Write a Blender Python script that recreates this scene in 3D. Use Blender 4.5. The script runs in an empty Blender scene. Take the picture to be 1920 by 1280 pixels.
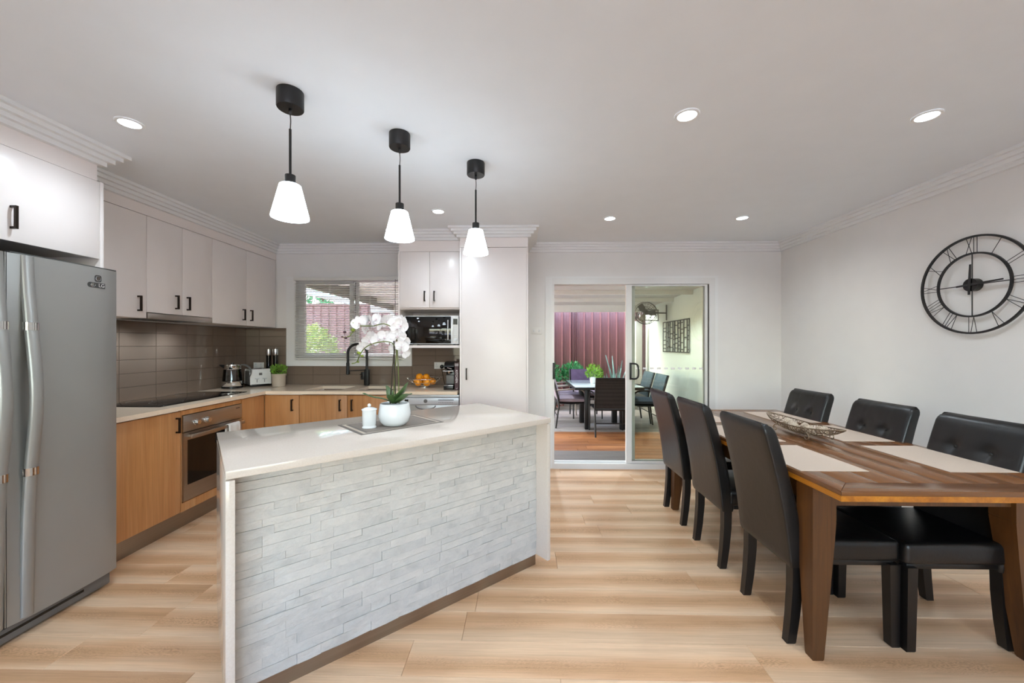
import bpy, bmesh, math, random
from math import pi, sin, cos, radians
from mathutils import Vector, Matrix, noise as mnoise

# ------------------------------------------------------------------ camera, sky, exposure
SC = bpy.context.scene
COL = SC.collection
PSI = math.atan(15 / 728)
cam_data = bpy.data.cameras.new('camera')
cam_data.sensor_width = 36
cam_data.lens = 36 * 728 / 1920
cam_data.shift_y = 7 / 1920
cam_data.clip_start = 0.02
cam_data.clip_end = 200
cam = bpy.data.objects.new('camera', cam_data)
COL.objects.link(cam)
cam.location = (0, 0, 1.364)
cam.rotation_euler = (pi / 2, 0, PSI)
SC.camera = cam

world = bpy.data.worlds.new('sky')
SC.world = world
world.use_nodes = True
wn = world.node_tree
sky = wn.nodes.new('ShaderNodeTexSky')
sky.sky_type = 'NISHITA'
sky.sun_disc = False
sky.sun_elevation = radians(48)
sky.sun_rotation = radians(-75)
sky.air_density = 1.2
sky.dust_density = 1.6
sky.ozone_density = 1.2
bg = wn.nodes['Background']
wn.links.new(sky.outputs[0], bg.inputs[0])
bg.inputs[1].default_value = 2.3
SC.view_settings.view_transform = 'Standard'
SC.view_settings.look = 'None'
SC.view_settings.gamma = 1
SC.view_settings.use_curve_mapping = False
SC.view_settings.exposure = 0.33
LED = (.81, .945, 1.05)   # cool white lamp colour
DOWNLIGHT = 24.5         # watts of each downlight
PATIO = 120.0             # watts of each patio downlight
SHADE = 11.0              # emission of the opal pendant shades

# room numbers (metres): camera stands at x=0, y=0; far wall at y=W
W, XL, XR, YB, CH = 4.312, -3.09, 2.86, -2.8, 2.48
WT = 0.12

def portal(name, loc, rot, sx, sy):
    d = bpy.data.lights.new(name, 'AREA')
    d.shape = 'RECTANGLE'; d.size = sx; d.size_y = sy
    d.cycles.is_portal = True
    o = bpy.data.objects.new(name, d); COL.objects.link(o)
    o.location = loc; o.rotation_euler = rot
    return o
portal('window_portal', (0.1, YB - WT - .02, 1.42), (-pi / 2, 0, 0), 4.4, 1.6)

# ------------------------------------------------------------------ materials
def lin(h):
    h = h.lstrip('#')
    c = [int(h[i:i + 2], 16) / 255 for i in (0, 2, 4)]
    return tuple(x / 12.92 if x <= .04045 else ((x + .055) / 1.055) ** 2.4 for x in c) + (1,)

class NT:
    def __init__(s, name):
        s.m = bpy.data.materials.new(name); s.m.use_nodes = True
        s.t = s.m.node_tree; s.b = s.t.nodes['Principled BSDF']
    def n(s, t, **kw):
        x = s.t.nodes.new(t)
        for k, v in kw.items(): setattr(x, k, v)
        return x
    def l(s, a, b): s.t.links.new(a, b)
    def math(s, op, a, b=None):
        x = s.n('ShaderNodeMath', operation=op)
        for i, v in enumerate((a, b)):
            if v is None: continue
            if hasattr(v, 'type') and hasattr(v, 'node'): s.l(v, x.inputs[i])
            else: x.inputs[i].default_value = v
        return x.outputs[0]
    def coords(s, scale=(1, 1, 1), rnd=True, kind='Object'):
        tc = s.n('ShaderNodeTexCoord'); out = tc.outputs[kind]
        if rnd:
            oi = s.n('ShaderNodeObjectInfo')
            c = s.n('ShaderNodeCombineXYZ')
            for i, k in enumerate((37.0, 91.0, 53.0)): s.l(s.math('MULTIPLY', oi.outputs['Random'], k), c.inputs[i])
            va = s.n('ShaderNodeVectorMath', operation='ADD')
            s.l(out, va.inputs[0]); s.l(c.outputs[0], va.inputs[1]); out = va.outputs[0]
        mp = s.n('ShaderNodeMapping'); mp.inputs['Scale'].default_value = scale
        s.l(out, mp.inputs[0])
        return mp.outputs[0]
    def noise(s, vec, scale=5, detail=4, rough=.5, dist=0):
        x = s.n('ShaderNodeTexNoise')
        x.inputs['Scale'].default_value = scale; x.inputs['Detail'].default_value = detail
        x.inputs['Roughness'].default_value = rough; x.inputs['Distortion'].default_value = dist
        s.l(vec, x.inputs['Vector']); return x.outputs[0]
    def ramp(s, fac, stops):
        x = s.n('ShaderNodeValToRGB'); e = x.color_ramp.elements
        while len(e) < len(stops): e.new(.5)
        for i, (p, c) in enumerate(stops): e[i].position = p; e[i].color = c if len(c) == 4 else tuple(c) + (1,)
        s.l(fac, x.inputs[0]); return x.outputs[0]
    def mix(s, fac, a, b, mode='MIX'):
        x = s.n('ShaderNodeMix', data_type='RGBA', blend_type=mode)
        for i, v in ((0, fac), (6, a), (7, b)):
            if hasattr(v, 'node'): s.l(v, x.inputs[i])
            else: x.inputs[i].default_value = v
        return x.outputs[2]
    def bump(s, h, strength=.2, dist=.01):
        x = s.n('ShaderNodeBump'); x.inputs['Strength'].default_value = strength; x.inputs['Distance'].default_value = dist
        s.l(h, x.inputs['Height']); s.l(x.outputs[0], s.b.inputs['Normal'])
    def set(s, color=None, rough=.5, metal=0, spec=None):
        if color is not None:
            if hasattr(color, 'node'): s.l(color, s.b.inputs['Base Color'])
            else: s.b.inputs['Base Color'].default_value = color
        if hasattr(rough, 'node'): s.l(rough, s.b.inputs['Roughness'])
        else: s.b.inputs['Roughness'].default_value = rough
        s.b.inputs['Metallic'].default_value = metal
        if spec is not None: s.b.inputs['Specular IOR Level'].default_value = spec
        return s

def plain(name, hexc, rough=.5, metal=0, var=.04, scale=6, bump=0, bscale=60, spec=None):
    """a slightly uneven painted, plastic or metal surface"""
    t = NT(name); c = lin(hexc)
    f = t.noise(t.coords((1, 1, 1)), scale, 3)
    lo = tuple(x * (1 - var) for x in c[:3]) + (1,); hi = tuple(min(1, x * (1 + var)) for x in c[:3]) + (1,)
    t.set(t.ramp(f, [(.3, lo), (.7, hi)]), rough, metal, spec)
    if bump: t.bump(t.noise(t.coords((1, 1, 1)), bscale, 4), bump, .004)
    return t.m

def wood(name, dark, mid, light, axis='z', scale=1, rough=.4, bump=.1, per=.12):
    t = NT(name)
    sc = {'x': (.55, 9, 9), 'y': (9, .55, 9), 'z': (9, 9, .55)}[axis]
    v = t.coords(tuple(x * scale for x in sc))
    n1 = t.noise(v, 1.6, 5, .6, .9)
    sc2 = {'x': (2, 90, 90), 'y': (90, 2, 90), 'z': (90, 90, 2)}[axis]
    n2 = t.noise(t.coords(tuple(x * scale for x in sc2)), 1.4, 3, .6, .2)
    col = t.ramp(n1, [(.25, lin(dark)), (.5, lin(mid)), (.75, lin(light))])
    fib = t.ramp(n2, [(.3, (.78, .76, .74)), (.65, (1, 1, 1))])
    col = t.mix(.8, col, fib, 'MULTIPLY')
    oi = t.n('ShaderNodeObjectInfo')
    vv = t.math('ADD', t.math('MULTIPLY', oi.outputs['Random'], per), 1 - per / 2)
    c = t.n('ShaderNodeCombineColor'); 
    for i in range(3): t.l(vv, c.inputs[i])
    col = t.mix(1, col, c.outputs[0], 'MULTIPLY')
    t.set(col, rough)
    if bump: t.bump(n2, bump, .002)
    return t.m

def glassy(name, tint=(1, 1, 1, 1), ior=1.45, rough=0.0):
    """thin clear pane: straight-through transmission plus a fresnel reflection"""
    t = NT(name)
    tr = t.n('ShaderNodeBsdfTransparent'); tr.inputs[0].default_value = tint
    gl = t.n('ShaderNodeBsdfGlossy'); gl.inputs['Roughness'].default_value = rough
    fr = t.n('ShaderNodeFresnel'); fr.inputs[0].default_value = ior
    mx = t.n('ShaderNodeMixShader')
    t.l(fr.outputs[0], mx.inputs[0]); t.l(tr.outputs[0], mx.inputs[1]); t.l(gl.outputs[0], mx.inputs[2])
    t.l(mx.outputs[0], t.t.nodes['Material Output'].inputs[0])
    return t.m

def glow(name, strength, col=(1, .97, .93, 1)):
    t = NT(name); t.set((.9, .9, .9, 1), .35)
    t.b.inputs['Emission Color'].default_value = col
    t.b.inputs['Emission Strength'].default_value = strength
    return t.m

def floor_mat():
    t = NT('oak_laminate')
    tc = t.n('ShaderNodeTexCoord'); sp = t.n('ShaderNodeSeparateXYZ'); t.l(tc.outputs['Object'], sp.inputs[0])
    oi1 = t.n('ShaderNodeObjectInfo')
    v = t.math('ABSOLUTE', t.math('ADD', sp.outputs[1], t.math('MULTIPLY', t.math('SUBTRACT', oi1.outputs['Random'], .5), .11)))
    wob = t.noise(t.coords((.8, 3, 1)), 2.0, 2)
    vv = t.math('ADD', t.math('MULTIPLY', v, 10.5), t.math('MULTIPLY', t.math('SUBTRACT', wob, .5), 1.3))
    base = t.ramp(vv, [(.0, lin('#d6a97f')), (.35, lin('#e1b48b')), (.68, lin('#ecc59e')), (.95, lin('#efcca8'))])
    # cathedral figure along the middle of a plank
    oi0 = t.n('ShaderNodeObjectInfo')
    u = t.math('ADD', sp.outputs[0], t.math('MULTIPLY', oi0.outputs['Random'], 5.0))
    y2 = t.math('MULTIPLY', t.math('MULTIPLY', sp.outputs[1], sp.outputs[1]), 130.0)
    wob2 = t.math('MULTIPLY', t.noise(t.coords((3, 16, 1)), 2.2, 4, .6), .34)
    w = t.math('SINE', t.math('MULTIPLY', t.math('ADD', t.math('ADD', u, y2), wob2), 190.0))
    fig = t.ramp(t.math('ADD', t.math('MULTIPLY', w, .5), .5), [(.0, (.74, .70, .66)), (.45, (.97, .965, .96)), (1, (1.07, 1.07, 1.07))])
    blotch = t.ramp(t.noise(t.coords((1.5, 2.0, 1)), 2.0, 2), [(.42, (0, 0, 0)), (.6, (1, 1, 1))])
    centre = t.ramp(vv, [(.2, (1, 1, 1)), (.75, (0, 0, 0))])
    fac = t.mix(1, blotch, centre, 'MULTIPLY')
    col = t.mix(fac, base, t.mix(1, base, fig, 'MULTIPLY'))
    fib = t.ramp(t.noise(t.coords((2.6, 110, 1)), 1.3, 5, .7, .1), [(.3, (.80, .77, .74)), (.6, (1, 1, 1))])
    col = t.mix(.85, col, fib, 'MULTIPLY')
    streak = t.ramp(t.noise(t.coords((.5, 22, 1)), 1.2, 3), [(.35, (.9, .88, .86)), (.6, (1.03, 1.03, 1.03))])
    col = t.mix(.8, col, streak, 'MULTIPLY')
    oi = t.n('ShaderNodeObjectInfo')
    tone = t.ramp(oi.outputs['Random'], [(0, (.93, .92, .91)), (1, (1.04, 1.03, 1.02))])
    col = t.mix(1, col, tone, 'MULTIPLY')
    t.set(col, .42)
    t.bump(t.noise(t.coords((2.2, 120, 1)), 1.3, 4), .08, .001)
    return t.m

def leather_mat():
    t = NT('black_leather')
    f = t.noise(t.coords((1, 1, 1), rnd=False), 4, 3)
    t.set(t.ramp(f, [(.3, lin('#0d0c0c')), (.7, lin('#181616'))]), .33)
    v = t.n('ShaderNodeTexVoronoi'); v.inputs['Scale'].default_value = 260
    t.l(t.coords((1, 1, 1), rnd=False), v.inputs['Vector'])
    m = t.math('ADD', t.math('MULTIPLY', v.outputs[0], .4), t.math('MULTIPLY', t.noise(t.coords((1, 1, 1)), 22, 3), 1.6))
    t.bump(m, .12, .004)
    return t.m

def stone_mat():
    t = NT('white_split_stone')
    v = t.coords((1, 1, 1))
    n = t.noise(v, 9, 6, .6, .8)
    col = t.ramp(n, [(.25, lin('#b6b2ac')), (.45, lin('#c8c3bc')), (.7, lin('#d2ccc4'))])
    vein = t.ramp(t.noise(t.coords((2, 2, 7)), 5, 4, .6, 1.2), [(.47, (1, 1, 1)), (.5, (.93, .94, .95)), (.53, (1, 1, 1))])
    col = t.mix(.8, col, vein, 'MULTIPLY')
    oi = t.n('ShaderNodeObjectInfo')
    tone = t.ramp(oi.outputs['Random'], [(0, (.92, .925, .93)), (.5, (1, 1, 1)), (1, (1.02, 1.01, 1.0))])
    col = t.mix(1, col, tone, 'MULTIPLY')
    t.set(col, .7)
    t.bump(t.noise(t.coords((1, 1, 1.6)), 34, 5, .65, .6), .55, .006)
    return t.m

def quartz(name, a, b, rough=.12):
    t = NT(name)
    f = t.noise(t.coords((1, 1, 1), rnd=False), 160, 2)
    t.set(t.ramp(f, [(.35, lin(a)), (.6, lin(b))]), rough)
    return t.m

def weave(name, a, b, sc=420, rough=.75, str_=.4):
    t = NT(name)
    v = t.coords((1, 1, 1), rnd=False)
    w1 = t.n('ShaderNodeTexWave', bands_direction='X'); w2 = t.n('ShaderNodeTexWave', bands_direction='Y')
    for w in (w1, w2):
        w.inputs['Scale'].default_value = sc / 6.28; w.inputs['Distortion'].default_value = .6; t.l(v, w.inputs['Vector'])
    m = t.math('MULTIPLY', w1.outputs['Fac'], w2.outputs['Fac'])
    t.set(t.ramp(m, [(.1, lin(a)), (.5, lin(b))]), rough)
    t.bump(m, str_, .001)
    return t.m

def brushed(name, hexc, rough=.3, axis=(1, 1, 200)):
    t = NT(name)
    n = t.noise(t.coords(axis), 1.5, 3)
    c = lin(hexc)
    t.set(t.ramp(n, [(.3, tuple(x * .93 for x in c[:3])), (.7, tuple(min(1, x * 1.05) for x in c[:3]))]), rough, 1)
    return t.m

M = dict(
    wall=plain('wall_paint', '#eae7e4', .65, var=.012, bump=.03, bscale=180),
    ceiling=plain('ceiling_paint', '#e9ecf0', .8, var=.01),
    cornice=plain('cornice_paint', '#ecebea', .7, var=.01),
    trim=plain('white_trim_paint', '#ecebe9', .35, var=.01),
    cab=plain('satin_white_laminate', '#f2e9e5', .28, var=.008),
    cabin=plain('cabinet_carcass_white', '#e6ddd6', .45, var=.01),
    oak=wood('oak_laminate_door', '#b67a45', '#c78c57', '#d09b69', 'z', 1, .38, .06),
    floor=floor_mat(), subfloor=plain('dark_underlay', '#6b5846', .9),
    counter=quartz('beige_quartz', '#efd8be', '#f2dcc4', .12),
    slab=quartz('cream_quartz', '#d7c9bc', '#dbcec2', .07),
    kick=brushed('brushed_kickboard', '#a0968c', .38, (1, 1, 120)),
    stone=stone_mat(), grout=plain('white_grout', '#cfcfcd', .9),
    tile=plain('glossy_taupe_tile', '#7b6a5d', .05, var=.03, scale=2, bump=.04, bscale=7),
    tilegrout=plain('taupe_grout', '#55483e', .9),
    leather=leather_mat(), legblk=plain('black_painted_wood', '#120f0e', .35),
    table=wood('dark_teak', '#6a4326', '#784d2c', '#865834', 'y', .8, .22, .1),
    tablex=wood('dark_teak_cross', '#6a4326', '#784d2c', '#865834', 'x', .8, .22, .1),
    tableedge=wood('amber_table_edge', '#8a4d12', '#b56f1d', '#cf8a2c', 'y', .8, .3, .1),
    tableleg=wood('dark_teak_leg', '#3f2412', '#5c3819', '#70461f', 'z', 1, .4, .15),
    mat_=weave('cream_woven_vinyl', '#c4ae9a', '#dfcdbd'),
    runner=weave('grey_woven_mat', '#7d726a', '#978b82', 500), runnerdk=weave('dark_grey_woven_border', '#6a615c', '#847a73', 500),
    black=plain('matt_black_metal', '#151414', .4, 0), blackpl=plain('black_plastic', '#111111', .25),
    bronze=plain('dark_bronze_handle', '#2b211b', .3, .6),
    steel=brushed('brushed_steel', '#b9b2aa', .3), chrome=plain('chrome', '#d8d8d8', .08, 1), 
    fridge=plain('silver_grey_fridge', '#a3a3a0', .34, .55, var=.01), fridgedk=plain('dark_fridge_trim', '#4a4a49', .4, .3),
    darkglass=plain('black_glass', '#0b0a0a', .04), ovenglass=plain('smoked_oven_glass', '#17110d', .05),
    white=plain('gloss_white_ceramic', '#eceded', .1, var=.01), whitepl=plain('white_plastic', '#e8e6e2', .35, var=.01),
    silverpl=plain('silver_plastic', '#d5d6d8', .3, .2), greypl=plain('grey_plastic', '#6e6b68', .35),
    sink=plain('taupe_granite_sink', '#84705f', .4), beigepl=plain('beige_ceramic', '#b9a997', .5),
    glass=glassy('clear_glass'), glassdim=glassy('tinted_door_glass', (.93, .95, .91, 1)), water=glassy('water', (.93, .95, .95, 1), 1.33),
    acrylic=glassy('smoked_acrylic', (.45, .43, .42, 1)),
    alu=plain('white_aluminium', '#e5e3e0', .35, .1, var=.01), gasket=plain('dark_gasket', '#26221f', .6),
    blind=plain('white_blind_slat', '#e4e2dd', .4, var=.01),
    lens=glow('downlight_lens', 14, LED + (1,)), shade=glow('opal_glass', SHADE, LED + (1,)),
    petal=plain('white_petal', '#f4f0f1', .5, var=.03, scale=30), lip=plain('orchid_lip', '#f0e0e5', .5),
    leaf=plain('orchid_leaf', '#4f6b3c', .35, var=.25, scale=9), stem=plain('green_stem', '#6f7a3a', .5, var=.2, scale=20),
    stake=plain('dark_stake', '#38301f', .6), bud=plain('dark_bud', '#4a2a33', .5), budg=plain('green_bud', '#8c9c3c', .5),
    soil=plain('potting_bark', '#3a2c22', .9, var=.4, scale=60),
    orange=plain('orange_peel', '#f2980f', .4, var=.06, scale=5, bump=.25, bscale=140), peach=plain('peach_skin', '#ec7a1f', .5, var=.2, scale=9),
    herb=plain('herb_leaf', '#6f9a2f', .5, var=.35, scale=25), herbdk=plain('hedge_leaf', '#3f8a52', .5, var=.4, scale=25),
    bushl=plain('lime_leaf', '#a9bf5a', .5, var=.35, scale=20), agave=plain('agave_leaf', '#6f9085', .5, var=.2, scale=9),
    redleaf=plain('russet_leaf', '#6a3226', .5, var=.4, scale=20), twig=plain('twig', '#54402e', .8),
    book=plain('maroon_book_cloth', '#4a2f33', .5), paper=plain('book_pages', '#e2dccf', .8), ink=plain('white_ink', '#efe9e6', .5),
    fence=plain('maroon_fence_steel', '#774c48', .45, var=.03), fencepost=plain('maroon_fence_post', '#68413e', .45, var=.03),
    deck=wood('merbau_deck', '#7c4a27', '#9a6238', '#b37a4c', 'x', .7, .5, .2, .25), deckgrey=wood('daylit_grey_timber', '#79706a', '#938a83', '#a89f98', 'x', .7, .6, .2),
    render=plain('alfresco_render', '#d8dacf', .8, var=.02), roof=plain('roof_sheet', '#c6c0ba', .6, var=.02), beam=plain('pergola_beam', '#e0ddd6', .6, var=.02),
    ground=plain('concrete_paving', '#b7ada5', .9, var=.1, scale=3),
    outframe=plain('dark_outdoor_frame', '#1d1b1b', .4, .3), sling=weave('black_wicker', '#0d0b0b', '#2a2424', 160, .6, .8),
    lilac=plain('lilac_cushion', '#8f8088', .85, var=.08, scale=14, bump=.2, bscale=80), purple=plain('purple_cushion', '#5b4a68', .85, var=.15, scale=14),
    teal=plain('blue_grey_cushion', '#55626a', .85, var=.15, scale=14), navy=plain('navy_seat', '#2c3542', .8), brown=plain('brown_cushion', '#6b6259', .85, var=.1),
    outglass=plain('pale_glass_top', '#a9b6b8', .06), armpl=plain('champagne_arm', '#8d8278', .3, .6),
    art=plain('charcoal_screen_metal', '#4b4a42', .5, .3), pewter=plain('antique_pewter_wire', '#8b7a66', .3, .8),
    ball=weave('cream_rattan_ball', '#b49f88', '#e6d8c6', 300, .8, .8), towel=plain('white_tea_towel', '#e4ddd6', .9, bump=.3, bscale=200),
    fan=plain('fan_metal', '#5d584c', .4, .6),
)

# ------------------------------------------------------------------ mesh helpers
class MB:
    def __init__(s): s.bm = bmesh.new()
    def quad(s, *co):
        return s.bm.faces.new([s.bm.verts.new(c) for c in co])
    def box(s, x0, x1, y0, y1, z0, z1, mx=None, chamfer=0):
        v = [s.bm.verts.new((x, y, z)) for x in (x0, x1) for y in (y0, y1) for z in (z0, z1)]
        f = [(0, 1, 3, 2), (4, 6, 7, 5), (0, 4, 5, 1), (2, 3, 7, 6), (0, 2, 6, 4), (1, 5, 7, 3)]
        fs = [s.bm.faces.new([v[i] for i in q]) for q in f]
        if mx is not None:
            for q in v: q.co = mx @ q.co
        if chamfer:
            ed = {e for q in fs for e in q.edges}
            bmesh.ops.bevel(s.bm, geom=list(ed), offset=chamfer, segments=2, affect='EDGES', profile=.5)
        return s
    def prism(s, pts, a, b, axis='z', mx=None, chamfer=0):
        def P(p, h): return {'z': (p[0], p[1], h), 'y': (p[0], h, p[1]), 'x': (h, p[0], p[1])}[axis]
        lo = [s.bm.verts.new(P(p, a)) for p in pts]; hi = [s.bm.verts.new(P(p, b)) for p in pts]
        n = len(pts); fs = []
        fs.append(s.bm.faces.new(lo[::-1])); fs.append(s.bm.faces.new(hi))
        for i in range(n): fs.append(s.bm.faces.new((lo[i], lo[(i + 1) % n], hi[(i + 1) % n], hi[i])))
        if mx is not None:
            for q in lo + hi: q.co = mx @ q.co
        if chamfer:
            bmesh.ops.bevel(s.bm, geom=list({e for q in fs for e in q.edges}), offset=chamfer, segments=2, affect='EDGES', profile=.5)
        return s
    def loft(s, rings, cap=True, closed=False):
        R = [[s.bm.verts.new(p) for p in r] for r in rings]
        n = len(R[0])
        rng = range(len(R)) if closed else range(len(R) - 1)
        for i in rng:
            a, b = R[i], R[(i + 1) % len(R)]
            for j in range(n): s.bm.faces.new((a[j], a[(j + 1) % n], b[(j + 1) % n], b[j]))
        if cap and not closed:
            s.bm.faces.new(R[0][::-1]); s.bm.faces.new(R[-1])
        return s
    def tube(s, pts, r, n=8, closed=False, cap=True):
        pts = [Vector(p) for p in pts]; rings = []; m = len(pts)
        rr = r if isinstance(r, (list, tuple)) else [r] * m
        prev = None
        for i, p in enumerate(pts):
            if closed: t = pts[(i + 1) % m] - pts[i - 1]
            else: t = pts[min(i + 1, m - 1)] - pts[max(i - 1, 0)]
            t.normalize()
            if prev is None:
                up = Vector((0, 0, 1)) if abs(t.z) < .9 else Vector((1, 0, 0))
                u = t.cross(up).normalized()
            else:
                u = prev - t * prev.dot(t)
                u.normalize()
            prev = u; w = t.cross(u)
            rings.append([p + (u * cos(2 * pi * k / n) + w * sin(2 * pi * k / n)) * rr[i] for k in range(n)])
        return s.loft(rings, cap, closed)
    def bar(s, p0, p1, w, h):
        p0, p1 = Vector(p0), Vector(p1); t = (p1 - p0).normalized()
        up = Vector((0, 0, 1)) if abs(t.z) < .9 else Vector((0, 1, 0))
        u = t.cross(up).normalized() * w / 2; v = u.normalized().cross(t) * h / 2
        return s.loft([[p + u + v, p - u + v, p - u - v, p + u - v] for p in (p0, p1)])
    def lathe(s, prof, n=32, c=(0, 0, 0), mx=None, cap=True):
        rings = []
        for r, z in prof:
            rings.append([Vector((c[0] + r * cos(2 * pi * k / n), c[1] + r * sin(2 * pi * k / n), c[2] + z)) for k in range(n)])
        if mx is not None: rings = [[mx @ p for p in r] for r in rings]
        return s.loft(rings, cap)
    def ball(s, c, r, sx=1, sy=1, sz=1, seg=16, rings=10):
        mx = Matrix.Translation(c) @ Matrix.Diagonal((r * sx, r * sy, r * sz, 1))
        bmesh.ops.create_uvsphere(s.bm, u_segments=seg, v_segments=rings, radius=1, matrix=mx)
        return s
    def build(s, name, m, parent=None, smooth=None, loc=None, fix=True):
        if fix: bmesh.ops.recalc_face_normals(s.bm, faces=s.bm.faces)
        me = bpy.data.meshes.new(name); s.bm.to_mesh(me); s.bm.free()
        me.materials.append(m)
        if smooth is not None:
            for p in me.polygons: p.use_smooth = True
            me.set_sharp_from_angle(angle=radians(smooth))
        o = bpy.data.objects.new(name, me); COL.objects.link(o)
        if parent is not None: o.parent = parent
        if loc is not None: o.location = loc
        return o

def tag(o, label=None, cat=None, group=None, kind=None):
    if label: o['label'] = label
    if cat: o['category'] = cat
    if group: o['group'] = group
    if kind: o['kind'] = kind
    return o
def thing(name, label, cat, loc=(0, 0, 0), rz=0, group=None):
    o = bpy.data.objects.new(name, None); COL.objects.link(o)
    o.location = loc; o.rotation_euler = (0, 0, rz); o.empty_display_size = .1
    return tag(o, label, cat, group)
def dup(root, loc=None, rz=None, label=None, group=None):
    r = root.copy(); COL.objects.link(r)
    if loc is not None: r.location = loc
    if rz is not None: r.rotation_euler = (0, 0, rz)
    if label: r['label'] = label
    if group: r['group'] = group
    for ch in list(root.children):
        c = ch.copy(); COL.objects.link(c); c.parent = r
        for g in list(ch.children):
            d = g.copy(); COL.objects.link(d); d.parent = c
    return r
def share(name, me, parent, loc=(0, 0, 0), rot=(0, 0, 0)):
    o = bpy.data.objects.new(name, me); COL.objects.link(o); o.parent = parent; o.location = loc; o.rotation_euler = rot
    return o
def box(name, m, x0, x1, y0, y1, z0, z1, parent=None, ch=0):
    return MB().box(x0, x1, y0, y1, z0, z1, chamfer=ch).build(name, m, parent, 40 if ch else None)
def struct(o): o['kind'] = 'structure'; return o
def arc(c, r, a0, a1, n, plane='xz', sy=1):
    out = []
    for i in range(n + 1):
        a = radians(a0 + (a1 - a0) * i / n); u, v = r * cos(a), r * sin(a) * sy
        out.append({'xz': (c[0] + u, c[1], c[2] + v), 'yz': (c[0], c[1] + u, c[2] + v), 'xy': (c[0] + u, c[1] + v, c[2])}[plane])
    return out
def smoothpath(pts, sub=6):
    P = [Vector(p) for p in pts]; out = []
    for i in range(len(P) - 1):
        p0, p1, p2, p3 = P[max(i - 1, 0)], P[i], P[i + 1], P[min(i + 2, len(P) - 1)]
        for k in range(sub):
            t = k / sub
            out.append(.5 * ((2 * p1) + (p2 - p0) * t + (2 * p0 - 5 * p1 + 4 * p2 - p3) * t * t + (3 * p1 - p0 - 3 * p2 + p3) * t ** 3))
    out.append(P[-1]); return out
def text_mesh(name, s, size, m, parent, mx, extrude=.0006):
    cu = bpy.data.curves.new(name, 'FONT'); cu.body = s; cu.size = size; cu.extrude = extrude
    cu.align_x = 'CENTER'; cu.align_y = 'CENTER'
    tmp = bpy.data.objects.new(name, cu); COL.objects.link(tmp)
    bpy.context.view_layer.update()
    me = bpy.data.meshes.new_from_object(tmp.evaluated_get(bpy.context.evaluated_depsgraph_get()))
    bpy.data.objects.remove(tmp); bpy.data.curves.remove(cu)
    me.transform(mx); me.materials.clear(); me.materials.append(m); me.name = name
    o = bpy.data.objects.new(name, me); COL.objects.link(o); o.parent = parent
    return o
def lamp(parent, watts, cone=158, blend=.9, r=.04, z=-.012):
    d = bpy.data.lights.new('lamp', 'SPOT'); d.energy = watts; d.color = LED; d.spot_size = radians(cone); d.spot_blend = blend; d.shadow_soft_size = r
    o = bpy.data.objects.new('lamp', d); COL.objects.link(o); o.parent = parent; o.location = (0, 0, z); return o
def foliage(mb, n, centre, rad, leaf, rnd, up=.3):
    for i in range(n):
        while True:
            d = Vector((rnd.uniform(-1, 1), rnd.uniform(-1, 1), rnd.uniform(-1, 1)))
            if .25 < d.length < 1: break
        p = Vector(centre) + Vector((d.x * rad[0], d.y * rad[1], d.z * rad[2]))
        t = (d.normalized() + Vector((rnd.uniform(-.6, .6), rnd.uniform(-.6, .6), up + rnd.uniform(-.3, .6)))).normalized()
        s = t.cross(Vector((rnd.uniform(-1, 1), rnd.uniform(-1, 1), rnd.uniform(-1, 1)))).normalized()
        L = leaf * rnd.uniform(.6, 1.3); b = mb.bm
        nrm = t.cross(s) * L * .12
        v = [b.verts.new(q) for q in (p, p + t * L * .5 + s * L * .28 + nrm, p + t * L, p + t * L * .5 - s * L * .28 + nrm)]
        b.faces.new(v)
    return mb

# ================================================================== SETTING
R = random.Random(7)
# floor with separate laminate planks running across the room
floor = struct(box('floor', M['subfloor'], XL - .1, XR + .1, YB - .1, W + .14, -.06, -.0085))
def slab_piece(L, Wd, H, g=.0012):
    """one plank or tile lying flat, origin in the middle of its top, arrised upper edges"""
    b = MB(); x, y = L / 2, Wd / 2
    lo = [(-x, -y, -H), (x, -y, -H), (x, y, -H), (-x, y, -H)]
    mid = [(-x, -y, -g), (x, -y, -g), (x, y, -g), (-x, y, -g)]
    hi = [(-x + g, -y + g, 0), (x - g, -y + g, 0), (x - g, y - g, 0), (-x + g, y - g, 0)]
    b.loft([lo, mid, hi]); return b
PW, PL = .1955, 1.52
full = None
k = 0
y = 2.375 - PW * 27
while y < W + .1:
    x = XL - R.uniform(0, PL)
    while x < XR:
        a, b_ = max(x, XL), min(x + PL, XR)
        if b_ - a > .05 and y + PW > YB:
            if b_ - a > PL - .001 and full is not None:
                share('floor_plank', full, floor, ((a + b_) / 2, y + PW / 2, 0))
            else:
                o = slab_piece(b_ - a - .001, PW - .001, .008, .0016).build('floor_plank', M['floor'], floor, None, ((a + b_) / 2, y + PW / 2, 0))
                if b_ - a > PL - .001: full = o.data
        x += PL
    y += PW

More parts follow.
